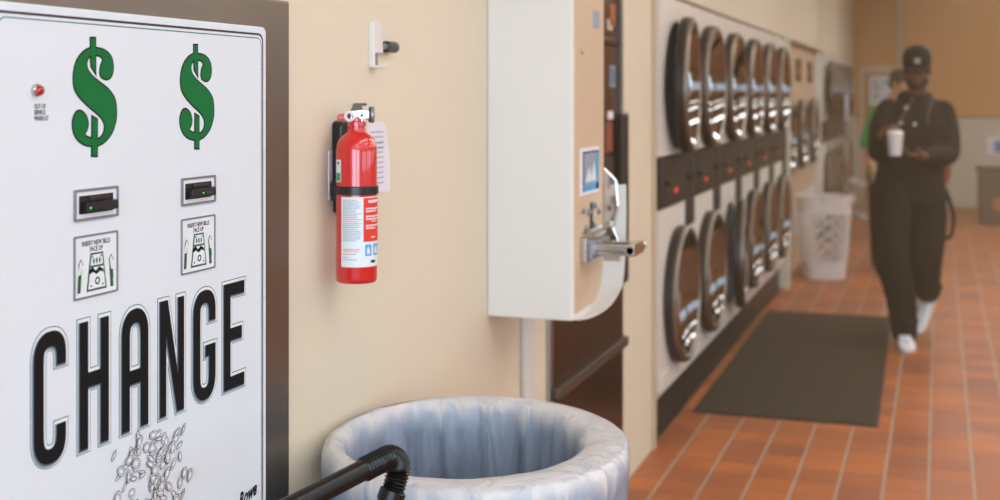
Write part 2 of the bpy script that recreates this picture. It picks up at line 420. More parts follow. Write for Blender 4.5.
# ------------------------------------------------------------------ change machine
FX = -1.10
cm = tag(empty('change_machine', (WX, 1.59, .6)), 'wall mounted white change machine with green dollar signs and the word CHANGE', 'change machine')
def cmb(mb, name, parent=None, **k):
    """geometry given in room coordinates, hung under the machine"""
    par = parent or cm
    base = V(WX, 1.59, .6)
    for v in mb.bm.verts: v.co -= base
    return mb.build(name, par, **k)
b = MB(); b.box(WX, -1.126, 1.09, 2.064, .60, 1.672, M['steel']); cmb(b, 'surround', bevel=.004)
def rrect(u0, u1, v0, v1, r, n=5):
    out = []
    for cx, cy, a0 in ((u1 - r, v1 - r, 0), (u0 + r, v1 - r, 90), (u0 + r, v0 + r, 180), (u1 - r, v0 + r, 270)):
        for i in range(n + 1):
            a = math.radians(a0 + 90 * i / n); out.append((cx + r * math.cos(a), cy + r * math.sin(a)))
    return out
b = MB(); b.prism(rrect(1.225, 1.933, .68, 1.617, .012), lambda u, v, h: V(h, u, v), -1.126, FX, M['face'])
face = cmb(b, 'face_panel', bevel=.003)
b = MB()
b.mesh(curve_mesh([rrect(1.272, 1.9165, .70, 1.598, .014), rrect(1.2737, 1.9148, .7017, 1.5963, .0125)], 0, .0002), on_face(FX), M['teal'])
b.mesh(curve_mesh([rrect(1.262, 1.9215, .69, 1.6055, .014), rrect(1.265, 1.9185, .693, 1.602, .013)], 0, .0002), on_face(FX), M['kick'])
cmb(b, 'pinstripe')
# lettering
C_ = [(1, .72), (1, .90), (.75, 1), (.27, 1), (0, .88), (0, .12), (.27, 0), (.75, 0), (1, .10), (1, .29), (.68, .29), (.68, .17), (.6, .125), (.40, .125), (.33, .17), (.33, .83), (.40, .87), (.6, .87), (.68, .83), (.68, .72)]
GL = dict(
    C=[C_],
    H=[[(0, 0), (0, 1), (.31, 1), (.31, .60), (.69, .60), (.69, 1), (1, 1), (1, 0), (.69, 0), (.69, .47), (.31, .47), (.31, 0)]],
    A=[[(0, 0), (0, .88), (.27, 1), (.73, 1), (1, .88), (1, 0), (.68, 0), (.68, .37), (.32, .37), (.32, 0)], [(.32, .50), (.32, .82), (.4, .87), (.6, .87), (.68, .82), (.68, .50)]],
    N=[[(0, 0), (0, 1), (.34, 1), (.72, .38), (.72, 1), (1, 1), (1, 0), (.68, 0), (.28, .63), (.28, 0)]],
    G=[[(1, .70), (1, .90), (.75, 1), (.27, 1), (0, .88), (0, .12), (.27, 0), (.73, 0), (1, .12), (1, .50), (.52, .50), (.52, .385), (.68, .385), (.68, .17), (.6, .125), (.4, .125), (.33, .17), (.33, .83), (.4, .87), (.6, .87), (.68, .83), (.68, .70)]],
    E=[[(0, 0), (0, 1), (1, 1), (1, .87), (.34, .87), (.34, .58), (.88, .58), (.88, .45), (.34, .45), (.34, .13), (1, .13), (1, 0)]])
CELL = [('C', 1.336), ('H', 1.428), ('A', 1.5215), ('N', 1.6145), ('G', 1.704), ('E', 1.793)]
LW, LH, LZ = .066, .176, 1.0165
def rounded(poly, rmax=.016):
    out = []; n = len(poly)
    for i in range(n):
        p, a, c = Vector(poly[i]), Vector(poly[i - 1]), Vector(poly[(i + 1) % n])
        d0, d1 = a - p, c - p
        if d0.angle(d1) < 1.9: out.append(tuple(p)); continue
        q0 = p + d0.normalized() * min(rmax, d0.length * .48); q1 = p + d1.normalized() * min(rmax, d1.length * .48)
        for t in (0, .25, .5, .75, 1): out.append(tuple(q0 * (1 - t) ** 2 + p * 2 * t * (1 - t) + q1 * t * t))
    return out
b = MB()
for ch, y0 in CELL:
    sp = [rounded([(u * LW, v * LH) for u, v in s]) for s in GL[ch]]
    b.mesh(curve_mesh(sp, .0046, .0001), on_face(FX + .0002, y0, LZ), M['teal'])
    b.mesh(curve_mesh(sp, .0032, .0001), on_face(FX + .0005, y0, LZ), M['paper'])
    b.mesh(curve_mesh(sp, .0002, .0001), on_face(FX + .0008, y0 - .0014, LZ - .0016), M['slate'])
    b.mesh(curve_mesh(sp, -.0012, .0001), on_face(FX + .0011, y0, LZ), M['ink'])
cmb(b, 'lettering')
# dollar signs
DS = [(-10.1, 69.6), (-25.1, 64.0), (-38.2, 52.6), (-44.9, 37.9), (-46.1, 23.4), (-42.1, 10.7), (-30.8, -0.2), (-13.6, -11.3), (4.0, -20.8), (15.9, -29.2), (20.8, -38.0), (18.9, -47.3), (13.0, -52.8), (5.8, -55.2), (-7.1, -54.0), (-16.5, -51.5), (-21.1, -48.4), (-16.5, -42.6), (-14.1, -33.5), (-19.3, -22.3), (-30.8, -15.9), (-41.0, -18.4), (-47.7, -30.2), (-46.1, -43.7), (-38.2, -54.8), (-25.1, -62.2), (-8.9, -65.4), (7.0, -65.3), (22.0, -60.6), (37.2, -49.7), (47.0, -32.9), (48.9, -17.6), (45.2, -0.4), (31.1, 12.9), (13.0, 22.1), (-3.6, 30.5), (-14.1, 39.2), (-17.0, 47.7), (-14.7, 54.0), (-8.9, 58.2), (1.7, 59.6), (11.8, 58.1), (17.1, 53.3), (13.0, 46.5), (10.6, 37.1), (14.1, 29.6), (26.2, 26.4), (37.2, 31.1), (41.5, 43.3), (37.2, 58.4), (22.0, 67.8), (1.7, 70.4)]
DT = [(-10.1, 83.7), (1.7, 84.2), (2.3, 33.2), (-8.9, 44.1)]
DB = [(-6.6, -23.6), (5.8, -28.3), (5.8, -79.8), (-7.1, -79.2)]
mm = lambda pts: [(u / 1000, v / 1000) for u, v in pts]
for y0 in (1.4625, 1.7165):
    b = MB()
    for i, (shape, sm) in enumerate(((DS, 1), (DT, 0), (DB, 0))):
        sp = mm(shape); sp = smooth_poly(sp, 4) if sm else sp
        b.mesh(curve_mesh([sp], .0013, .0001), on_face(FX + .0002, y0, 1.495), M['ink'])
        b.mesh(curve_mesh([sp], -.0011, .0001), on_face(FX + .0005 + i * .00008, y0, 1.495), M['green'])
    cmb(b, 'dollar_sign')
# bill slots and instruction panels
for y0, led in ((1.465, -.026), (1.7195, -.002)):
    b = MB(); fr = [rrect(-.048, .048, -.0215, .0215, .002, 2)]
    b.mesh(curve_mesh(fr + [rrect(-.0445, .0445, -.018, .018, .001, 2)], 0, .0015), on_face(FX + .0015, y0, 1.3505), M['greymetal'])
    b.mesh(curve_mesh([rrect(-.0445, .0445, -.018, .018, .001, 2), rrect(-.038, .038, -.0125, .0125, .001, 2)], 0, .0006), on_face(FX + .0008, y0, 1.3505), M['paper'])
    sl = cmb(b, 'bill_slot')
    b = MB(); b.box(FX, FX + .0008, y0 - .038, y0 + .038, 1.338, 1.363, M['dark'])
    vs = b.box(FX, FX + .010, y0 - .030, y0 + .037, 1.3395, 1.3545, M['black_plastic'])
    for v in vs[4:]: v.co.z = 1.3485 + (v.co.z - 1.3485) * .85
    b.box(FX + .0095, FX + .0105, y0 - .026, y0 + .034, 1.3425, 1.350, M['dark'])
    b.box(FX, FX + .004, y0 - .016, y0 + .026, 1.3565, 1.3605, M['grime'])
    cmb(b, 'bill_mouth', bevel=.0012)
    b = MB(); b.box(FX + .0103, FX + .0112, y0 + led, y0 + led + .0026, 1.3455, 1.3478, M['led_green'])
    if led > -.01:
        for k in range(4): b.box(FX + .0103, FX + .0111, y0 + .008 + k * .005, y0 + .0115 + k * .005, 1.3453, 1.3478, M['dgreen'])
    cmb(b, 'slot_light')
    b = MB()
    b.mesh(curve_mesh([rrect(-.048, .048, -.043, .043, .002, 2), rrect(-.0455, .0455, -.0405, .0405, .001, 2)], 0, .001), on_face(FX + .001, y0, 1.266), M['greymetal'])
    b.mesh(curve_mesh([rrect(-.0455, .0455, -.0405, .0405, .001, 2)], 0, .0002), on_face(FX + .0004, y0, 1.266), M['paper'])
    A = on_face(FX + .0008, y0, 1.266)
    b.mesh(text_mesh('INSERT NEW BILLS', .0095, .00012), lambda p, A=A: A((p[0] * .78, p[1] + .028, p[2])), M['ink'])
    b.mesh(text_mesh('FACE UP', .0095, .00012), lambda p, A=A: A((p[0] * .78, p[1] + .0195, p[2])), M['ink'])
    tz = [(-.012, .016), (.014, .016), (.022, -.034), (-.020, -.034)]
    b.mesh(curve_mesh([tz], .001, .0001), A, M['dgreen'])
    A2 = on_face(FX + .0011, y0, 1.266)
    b.mesh(curve_mesh([[(-.0105, .0145), (.0125, .0145), (.0145, .0), (-.0125, .0)]], 0, .0001), A2, M['paper'])
    b.mesh(curve_mesh([[(-.013, -.003), (.0153, -.003), (.0195, -.032), (-.0177, -.032)]], 0, .0001), A2, M['paper'])
    A3 = on_face(FX + .0014, y0, 1.266)
    circ = lambda cu, cv, ru, rv, n=14: [(cu + ru * math.cos(2 * PI * k / n), cv + rv * math.sin(2 * PI * k / n)) for k in range(n)]
    b.mesh(curve_mesh([circ(.002, -.022, .0055, .0055), circ(.002, -.022, .003, .003)], 0, .0001), A3, M['dgreen'])
    for k in range(3): b.mesh(curve_mesh([circ(-.006 + .0065 * k, .006, .0018, .004)], 0, .0001), A3, M['dgreen'])
    b.mesh(curve_mesh([[(-.016, -.006), (-.009, -.002), (-.002, -.008), (.006, -.003), (.014, -.007), (.016, -.012), (.008, -.009), (0, -.013), (-.008, -.009), (-.016, -.012)]], 0, .0001), A3, M['ink'])
    for (uu, vv) in ((-.012, -.028), (.014, -.028), (-.009, .012), (.010, .012)): b.mesh(curve_mesh([circ(uu, vv, .0016, .0016, 8)], 0, .0001), A3, M['dgreen'])
    for sgn, du in ((-1, -.034), (1, .032)):
        lean = -sgn * .003
        for k, (c, w0) in enumerate(((M['dgreen'], .0), (M['green'], .012), (M['paper'], .024))):
            sh = [(du - .0028 - lean, -.034 + w0), (du + .0028 - lean, -.034 + w0), (du + .0028, .004), (du - .0028, .004)]
            if k == 0: b.mesh(curve_mesh([sh], .0005, .0001), A, M['ink'])
            b.mesh(curve_mesh([sh], 0, .0001), on_face(FX + .0011 + k * .0002, y0, 1.266), c)
        hd = [(du - .006, .003), (du + .006, .003), (du + .0005, .0115)]
        hi = [(du - .004, .0039), (du + .004, .0039), (du + .0004, .0095)]
        b.mesh(curve_mesh([hd]), on_face(FX + .0014, y0, 1.266), M['ink']); b.mesh(curve_mesh([hi]), on_face(FX + .0018, y0, 1.266), M['paper'])
    cmb(b, 'instruction_panel')
# indicator lamp and small print
b = MB(); b.lathe([(.0085, 0), (.0085, .004), (.0065, .006)], (FX, 1.342, 1.506), M['chrome'], 'x', 24, cap=True); lm = cmb(b, 'indicator_light', smooth=True)
b = MB(); b.lathe([(.0066, .004), (.0066, .008), (.005, .0105), (.002, .0118)], (FX, 1.342, 1.506), M['lens'], 'x', 24, cap=True); cmb(b, 'indicator_lens', smooth=True)
b = MB()
for i, t in enumerate(('OUT OF', 'SERVICE', 'WHEN LIT')):
    b.mesh(text_mesh(t, .0088, .00008, spacing=1.0, align='LEFT'), lambda p, i=i: V(FX + .0003 + p[2], 1.339 + p[0] * .68, 1.4825 - i * .0078 + p[1]), M['ink'])
cmb(b, 'small_print')
b = MB(); b.mesh(text_mesh('Rowe', .032, .0012, shear=.25, align='LEFT'), lambda p: V(FX + .0003 + p[2], 1.842 + p[0] * .75, .814 + p[1] + p[0] * .1), M['ink'])
cmb(b, 'maker_script')
# drawing of falling coins
b = MB(); rn = random.Random(11); k = 0; NC = 230
def coin(u, v, ru, rv, ang, h):
    ca, sa = math.cos(ang), math.sin(ang)
    def el(s, du=0, dv=0): return [(u + du + ru * s * math.cos(t) * ca - rv * s * math.sin(t) * sa, v + dv + ru * s * math.cos(t) * sa + rv * s * math.sin(t) * ca) for t in [2 * PI * i / 12 for i in range(12)]]
    b.mesh(curve_mesh([el(1.)], .0008, .00004), on_face(FX + h, 0, 0), M['ink'])
    b.mesh(curve_mesh([el(1.)], -.0002, .00004), on_face(FX + h + .0001, 0, 0), M['greypale'])
    b.mesh(curve_mesh([el(.72), el(.58)], 0, .00003), on_face(FX + h + .00018, 0, 0), M['grey_line'])
M['greypale'] = mat('pale_grey_print', '#dfe3e7', .5); M['grey_line'] = mat('grey_line_print', '#4b4f55', .5)
while k < 150:
    v = rn.uniform(.80, 1.003); u = rn.gauss(1.596, .036 + (1.0 - v) * .2)
    if k < 14: u, v = rn.uniform(1.505, 1.695), rn.uniform(.86, .985)
    if not 1.495 < u < 1.70: continue
    if v > .992 and abs(u - 1.60) > .05: continue
    fl = rn.random() < .45
    coin(u, v, rn.uniform(.0075, .0098), rn.uniform(.002, .004) if fl else rn.uniform(.0045, .0068), rn.uniform(0, PI), .0002 + k * .00002); k += 1
cmb(b, 'coin_drawing')

# ------------------------------------------------------------------ fire extinguisher
EX, EY, ER = -1.088, 2.266, .0405
fe = tag(empty('fire_extinguisher', (WX, EY, 1.132)), 'red fire extinguisher hanging on the beige wall in a black strapped bracket', 'fire extinguisher')
def exb(mb, name, par=None, raw=False, **k):
    base = V(WX, EY, 1.132)
    for v in mb.bm.verts:
        if not raw: v.co.z = 1.484 - (1.508 - v.co.z) * .891
        v.co -= base
    return mb.build(name, par or fe, **k)
b = MB(); b.lathe([(0, 1.118), (.032, 1.118), (.037, 1.113), (.0395, 1.116), (ER, 1.124), (ER, 1.40), (.0395, 1.414), (.036, 1.426), (.029, 1.436), (.021, 1.442), (.0185, 1.446), (.0185, 1.452), (0, 1.452)], (EX, EY, 0), M['red'], 'z', 56)
exb(b, 'cylinder', smooth=True)
b = MB(); b.lathe([(0, 1.446), (.016, 1.446), (.016, 1.456), (.019, 1.457), (.019, 1.466), (.014, 1.468), (.014, 1.482), (0, 1.482)], (EX, EY, 0), M['red'], 'z', 24)
exb(b, 'neck_collar', smooth=True)
HA = math.radians(26)   # the valve is turned: a runs along the lever, c across it
def hd_(a, c, z): return V(EX + a * math.cos(HA) + c * math.sin(HA), EY + a * math.sin(HA) - c * math.cos(HA), z)
def hx(mb, name, **k): return exb(mb, name, raw=True, **k)
b = MB()
b.prism([(-.011, 1.443), (.011, 1.443), (.013, 1.452), (.026, 1.456), (.028, 1.468), (.012, 1.471), (-.010, 1.469), (-.013, 1.456)], lambda u, v, h: hd_(u, h, v), -.010, .010, M['chrome'])
b.tube([hd_(.010, .008, 1.460), hd_(.010, .018, 1.460)], .0075, M['chrome'], 14); b.tube([hd_(.010, .0175, 1.460), hd_(.010, .020, 1.460)], .0035, M['grime'], 10)
b.tube([hd_(-.001, .008, 1.462), hd_(-.001, .015, 1.462)], .006, M['chrome'], 12)
b.tube([hd_(-.010, .004, 1.447), hd_(.010, .004, 1.447)], .006, M['chrome'], 12)
hx(b, 'valve_head', bevel=.002, smooth=True)
b = MB(); b.tube([hd_(.026, .002, 1.461), hd_(.028, .002, 1.461), hd_(.0335, .002, 1.461), hd_(.035, .002, 1.461)], [.012, .0165, .0165, .014], M['greymetal'], 20)
b.tube([hd_(.024, .002, 1.461), hd_(.0265, .002, 1.461)], [.015, .0165], M['grime'], 20); hx(b, 'pressure_gauge', smooth=True)
b = MB()
b.prism([(-.016, 1.4625), (-.010, 1.474), (-.006, 1.4835), (.019, 1.484), (.021, 1.479), (.010, 1.4785), (.013, 1.468), (.008, 1.466)], lambda u, v, h: hd_(u, h, v), -.008, .008, M['grime']); hx(b, 'squeeze_lever', bevel=.0015)
b = MB()
b.prism([(-.038, 1.4575), (-.036, 1.462), (-.012, 1.466), (-.012, 1.451), (-.036, 1.450), (-.038, 1.453)], lambda u, v, h: hd_(u, h, v), .010, .018, M['red']); hx(b, 'pull_tag', bevel=.002)
b = MB(); b.tube([hd_(-.0135 + .0085 * math.cos(t), .020, 1.4585 + .0085 * math.sin(t)) for t in [2 * PI * i / 20 for i in range(20)]], .0026, M['paper'], 8, closed=True)
b.tube([hd_(-.0135, .016, 1.4585), hd_(-.0135, .021, 1.4585)], .0032, M['ink'], 12); hx(b, 'pin_ring', smooth=True)
b = MB()   # bracket on the wall and strap
b.prism(rrect(EY + .014, EY + .075, 1.30, 1.468, .012, 4), lambda u, v, h: V(h, u, v), WX, WX + .022, M['black_plastic'])
b.prism(rrect(EY + .02, EY + .06, 1.26, 1.31, .006, 3), lambda u, v, h: V(h, u, v), WX, WX + .014, M['black_plastic'])
b.box(WX + .01, EX - .034, EY - .01, EY + .03, 1.29, 1.335, M['black_plastic'])
exb(b, 'hanging_bracket', bevel=.003)
b = MB(); b.lathe([(ER + .0004, 1.307), (ER + .0028, 1.308), (ER + .0028, 1.325), (ER + .0004, 1.326)], (EX, EY, 0), M['black_plastic'], 'z', 56)
b.box(EX - .052, EX - .034, EY - .012, EY + .006, 1.302, 1.330, M['black_plastic']); exb(b, 'strap', bevel=.0006, smooth=True)
# label wrapped on the cylinder: angle a is measured from the side that faces the entrance
A0 = math.radians(-64.4)
def wrap(mb, a0, a1, z0, z1, dr, m, n=12):
    r0, r1 = ER + dr - .0002, ER + dr
    rings = []
    for i in range(n + 1):
        a = A0 + math.radians(a0 + (a1 - a0) * i / n); c, s_ = math.cos(a), math.sin(a)
        rings.append([(EX + r0 * c, EY + r0 * s_, z0), (EX + r1 * c, EY + r1 * s_, z0), (EX + r1 * c, EY + r1 * s_, z1), (EX + r0 * c, EY + r0 * s_, z1)])
    mb.loft(rings, m)
b = MB(); wrap(b, -46, 115, 1.150, 1.303, .0006, M['paper'], 24)
rn = random.Random(3)
z = 1.297
while z > 1.205:
    wrap(b, -41, rn.uniform(-2, 15), z - .0016, z, .0009, M['pink_print'] if abs(z - 1.252) < .004 else M['grey_print'], 6); z -= .0042
for z in (1.19, 1.186, 1.18): wrap(b, -40, rn.uniform(-8, 14), z - .002, z, .0009, M['pink_print'], 6)
for z in (1.172, 1.167): wrap(b, -40, rn.uniform(-20, 5), z - .0014, z, .0009, M['grey_print'], 6)
wrap(b, 19, 112, 1.205, 1.301, .0009, M['red_print'], 16)
for z, (h_, lo, hi) in {1.296: (.006, 34, 74), 1.279: (.0035, 26, 78), 1.273: (.003, 26, 66), 1.262: (.0035, 26, 80), 1.256: (.003, 26, 80), 1.250: (.002, 44, 70), 1.242: (.0035, 26, 80), 1.236: (.003, 26, 62), 1.216: (.003, 44, 60)}.items():
    a = lo
    while a < hi:
        w = rn.uniform(4, 9); wrap(b, a, min(a + w, hi), z - h_, z, .0012, M['paper'], 2); a += w + 1.6
for lo, hi in ((24, 44), (52, 76)):
    wrap(b, lo, hi, 1.174, 1.199, .0009, M['blue_print'], 6); wrap(b, lo + 5, hi - 6, 1.178, 1.190, .0012, M['paper'], 4); wrap(b, lo + 8, hi - 9, 1.189, 1.195, .0012, M['paper'], 3)
wrap(b, 42, 60, 1.158, 1.164, .0009, M['ink'], 4)
exb(b, 'front_label', smooth=True)
b = MB(); wrap(b, -76, -48, 1.335, 1.384, .0006, M['paper'], 8); wrap(b, -72, -50, 1.338, 1.355, .0009, M['sticker'], 6); wrap(b, -64, -56, 1.374, 1.379, .0009, M['ink'], 3)
exb(b, 'side_sticker', smooth=True)
b = MB()   # hanging inspection tag behind the cylinder, on the far side
tg = [(EY + .06, 1.462), (EY + .135, 1.466), (EY + .152, 1.452), (EY + .172, 1.375), (EY + .172, 1.298), (EY + .06, 1.305)]
TX = EX - .006
b.prism(tg, lambda u, v, h: V(h, u, v), TX, TX + .0012, M['tag'])
for k in range(11):
    zz = 1.442 - k * .0118; b.box(TX + .0012, TX + .002, EY + .075, EY + .137, zz - (.005 if k in (2, 3) else .0025), zz, M['grey_print'])
b.tube([(TX, EY + .09, 1.462), (EX, EY + .04, 1.474)], .001, M['grime'], 6)
exb(b, 'inspection_tag')
b = MB(); b.box(WX, WX + .002, EY - .0, EY + .03, 1.292, 1.40, M['tag']); exb(b, 'wall_card')

# ------------------------------------------------------------------ white wall bracket with a metal knob
hk = tag(empty('wall_bracket', (WX, 2.495, 1.612)), 'small white metal bracket with a grey knob, on the wall above the extinguisher', 'bracket')
b = MB()
b.prism([(-.042, .045), (-.004, .045), (.004, -.022), (-.036, -.022), (-.036, -.05), (-.042, -.05)], lambda u, v, h: V(h, u, v), .0, .014, M['white_metal'])
b.box(0, .006, -.036, -.006, -.05, -.022, M['greymetal']); b.box(0, .028, -.04, -.008, -.054, -.049, M['white_metal'])
b.build('plate', hk, bevel=.0015)
b = MB(); b.tube([(.012, .003, -.007), (.012, .02, -.007)], .007, M['greymetal'], 12); b.tube([(.012, .02, -.007), (.012, .021, -.007), (.012, .060, -.007), (.012, .062, -.007)], [.009, .0125, .0125, .0115], M['grime'], 16)
b.tube([(.012, .062, -.007), (.012, .068, -.007)], .0125, M['greymetal'], 16)
b.build('knob', hk, smooth=True)

# ------------------------------------------------------------------ soap vending box
vd = tag(empty('vending_box', (WX, 3.355, .905)), 'tall white metal vending box with chrome coin slide, hung beyond the trash can', 'vending machine')
b = MB(); b.box(0, .24, -.155, .155, 0, 1.05, M['white_metal']); b.build('cabinet', vd, bevel=.005)
b = MB(); b.box(.24, .244, -.148, .15, .02, 1.04, M['frame_paint']); b.box(.244, .2445, .03, .1, .78, .83, M['grey_print']); b.build('front_panel', vd, bevel=.0015)
b = MB(); b.lathe([(.006, 0), (.006, .006), (.004, .008), (0, .008)], (.244, -.09, .71), M['chrome'], 'x', 16); b.build('panel_lock', vd, smooth=True)
b = MB()
b.box(.244, .247, -.105, .088, .325, .452, M['tag']); b.box(.2465, .2478, -.085, .08, .335, .442, M['grey_print']); b.box(.2475, .2485, -.085, .08, .335, .352, M['blue_print'])
b.box(.2475, .2485, .05, .08, .335, .442, M['blue_print']); b.box(.2475, .2485, -.085, .08, .438, .442, M['ink']); b.box(.2475, .2485, -.085, -.079, .335, .442, M['ink'])
b.prism([(-.06, .36), (-.02, .40), (.0, .37), (.03, .41), (.05, .36)], lambda u, v, h: V(h, u, v), .2472, .2486, M['paper'])
b.build('picture_card', vd)
b = MB()
b.box(.244, .262, -.10, .11, .145, .215, M['chrome']); b.box(.262, .275, -.09, .10, .155, .20, M['greymetal'])
b.box(.25, .37, -.06, .03, .172, .180, M['chrome']); b.box(.25, .36, -.06, -.05, .165, .195, M['chrome']); b.box(.25, .36, .02, .03, .165, .195, M['chrome'])
b.box(.36, .385, -.07, .045, .165, .197, M['chrome']); b.tube([(.372, -.07, .181), (.372, .075, .181)], .013, M['chrome'], 14)
sl = b.build('coin_slide', vd, bevel=.003)
b = MB()
for (yy, zz) in ((-.075, .285), (-.02, .275), (.04, .29), (.085, .27), (-.05, .235), (.03, .238)): b.lathe([(.009, 0), (.009, .006), (.005, .009), (0, .009)], (.244, yy, zz), M['greymetal'], 'x', 12)
b.box(.244, .252, -.09, .1, .222, .23, M['chrome']); b.box(.244, .25, .0, .012, .23, .30, M['grime'])
b.build('coin_return', vd, smooth=True)
b = MB()   # curved dispensing tray along the bottom of the front
path = spline([(-.15, .004), (-.09, .0), (.0, .004), (.07, .022), (.125, .065), (.155, .14), (.165, .22), (.165, .34)], 5)
n_ = len(path)
wd = lambda i: .012 + .05 * min(1, (i / (n_ - 1)) * 1.8)
rings = []
for i, p_ in enumerate(path):
    t = (path[min(i + 1, n_ - 1)] - path[max(i - 1, 0)]).normalized(); nn = Vector((-t.y, t.x)) * .004
    rings.append([(.236, p_.x, p_.y), (.244 + wd(i), p_.x, p_.y), (.244 + wd(i), p_.x + nn.x, p_.y + nn.y), (.236, p_.x + nn.x, p_.y + nn.y)])
b.loft(rings, M['white_metal'])
b.build('dispensing_tray', vd, smooth=True)
b = MB()   # bright folded guide at the far side of the tray
b.prism([(.0, .0), (.03, .0), (.052, .05), (.05, .12), (.03, .17), (.045, .23), (.04, .30), (.0, .34)], lambda u, v, h: V(.244 + u, .150 + h, .05 + v), -.004, .004, M['chrome'])
b.build('tray_guide', vd, bevel=.003)

# ------------------------------------------------------------------ trash can with liner
tc = tag(empty('trash_can', (-.836, 2.268, 0)), 'round grey trash can with a frosted bluish plastic liner folded over its rim', 'trash can')
SXc, SYc, SZc = .925, 1.08, 1.054
def turn(mb): bmesh.ops.rotate(mb.bm, verts=mb.bm.verts, cent=(0, 0, 0), matrix=Matrix.Rotation(YAW, 3, 'Z'))
b = MB(); b.lathe([(0, .02), (.235, .02), (.245, .0), (.25, .02), (.288, .70), (.305, .705), (.308, .745), (.292, .75), (.292, .765), (.286, .77), (.280, .765), (.277, .70), (.238, .04), (0, .04)], (0, 0, 0), M['can'], 'z', 64, SXc, SYc)
for v in b.bm.verts: v.co.z *= SZc
turn(b); b.build('can_body', tc, smooth=True)
for s_ in (1, -1):
    b = MB(); b.tube([(s_ * .265, -.06, .63), (s_ * .302, -.055, .64), (s_ * .306, 0, .645), (s_ * .302, .055, .64), (s_ * .265, .06, .63)], .012, M['can'], 10)
    bmesh.ops.rotate(b.bm, verts=b.bm.verts, cent=(0, 0, 0), matrix=Matrix.Rotation(math.radians(-50), 3, 'Z')); turn(b); b.build('handle', tc, smooth=True)
rn = random.Random(5)
ph = [rn.uniform(0, 6.28) for _ in range(12)]
def wr(a, k0=0): return .5 * (1 - 2 * abs(math.sin(6.5 * a + ph[k0 + 2])) ** .6) + (.45 * math.sin(5 * a + ph[k0]) + .3 * math.sin(11 * a + ph[k0 + 1]) + .25 * math.sin(19 * a + ph[k0 + 2]) + .2 * math.sin(31 * a + ph[k0 + 3]))
prof = [(.306, .655, .010), (.311, .69, .008), (.3135, .73, .004), (.316, .765, .002), (.316, .786, .0015), (.311, .799, .0015), (.300, .804, .0012), (.282, .8055, .0012), (.262, .802, .002), (.250, .794, .003), (.243, .778, .005), (.238, .74, .008), (.232, .66, .011), (.225, .55, .013), (.215, .42, .014), (.203, .28, .014), (.185, .16, .012), (.12, .11, .006), (.0, .10, 0)]
SEG = 144; rings = []
for i, (r, z, w) in enumerate(prof):
    ins = min(1, max(0, (.300 - r) / .03)); ring = []
    for k in range(SEG):
        a = 2 * PI * k / SEG
        ws = wr(a, 0) if i > 8 else wr(a, 4)
        rr = r + w * ws
        zz = z + (.012 * math.sin(3 * a + ph[8]) + .01 * math.sin(8 * a + ph[9]) if i == 0 else 0)
        ring.append((rr * SXc * math.cos(a) - .026 * ins * min(1, r / .24) ** 4, rr * SYc * math.sin(a) + .022 * ins * min(1, r / .24) ** 4, zz * SZc))
    rings.append(ring)
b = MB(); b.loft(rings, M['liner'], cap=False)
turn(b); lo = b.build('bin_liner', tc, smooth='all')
md = lo.modifiers.new('thick', 'SOLIDIFY'); md.thickness = .0008; md.offset = 0

# ------------------------------------------------------------------ black tube rail with a ribbed elbow
rl = tag(empty('tube_rail', (-.7245, 1.337, 0)), 'black bent tube rail with a ribbed elbow, in front of the lined trash can', 'rail')
TZ = .9575; T0 = V(-.838, 1.574, .930); T1 = V(-.766, 1.755, .960)
o_ = V(-.716, 1.34, 0)
dirv = (T1 - T0).normalized()
start = T0 - dirv * .17
b = MB(); st = [V(start.x, start.y - .10, .004), V(start.x, start.y - .10, .5), V(start.x, start.y - .095, start.z - .12), V(start.x, start.y - .06, start.z - .03), start, T0, T1 - dirv * .064]
b.tube([p - o_ for p in st[:2]] + [p - o_ for p in spline(st[1:6], 5)[1:]] + [st[6] - o_], .0155, M['tube'], 20)
b.build('upper_tube', rl, smooth=True)
dn = (V(-.800, 1.712, .84) - V(-.772, 1.745, .935)).normalized()
el = spline([T1 - dirv * .070, T1 - dirv * .038, T1 - dirv * .012 + V(0, 0, -.002), T1 + V(0, .008, -.022), T1 + V(-.003, .002, -.045), T1 + V(-.006, -.004, -.062)], 10)
def even(pts, step):
    out = [pts[0]]; acc = 0
    for a_, b_ in zip(pts, pts[1:]):
        L = (b_ - a_).length; t = step - acc
        while t <= L: out.append(a_.lerp(b_, t / L)); t += step
        acc = L - (t - step)
    return out
el = even(el, .0027)
rad = []
for i in range(len(el)): rad.append(.0168 + (.0016 if i % 2 else -.0012))
b = MB(); b.tube([p - o_ for p in el], rad, M['tube'], 22); b.build('ribbed_elbow', rl, smooth=False)
e = el[-1]
b = MB(); b.tube([e - o_ - dn * .006, e - o_ - dn * .004, e + dn * .012 - o_, e + dn * .014 - o_, e + dn * .02 - o_, e + dn * .022 - o_], [.017, .0205, .0205, .018, .018, .0165], M['tube'], 22)
b.build('collar', rl, smooth=True)
b = MB(); low = e + dn * .16
b.tube([e + dn * .018 - o_, low - o_, V(low.x - .006, low.y - .01, low.z - .07) - o_, V(low.x - .006, low.y - .012, .4) - o_, V(low.x - .006, low.y - .012, .004) - o_], .0155, M['tube'], 20)
b.tube([e + dn * .085 - o_, e + dn * .087 - o_, e + dn * .1 - o_, e + dn * .102 - o_], [.016, .0185, .0185, .016], M['tube'], 20)
b.build('lower_tube', rl, smooth=True)

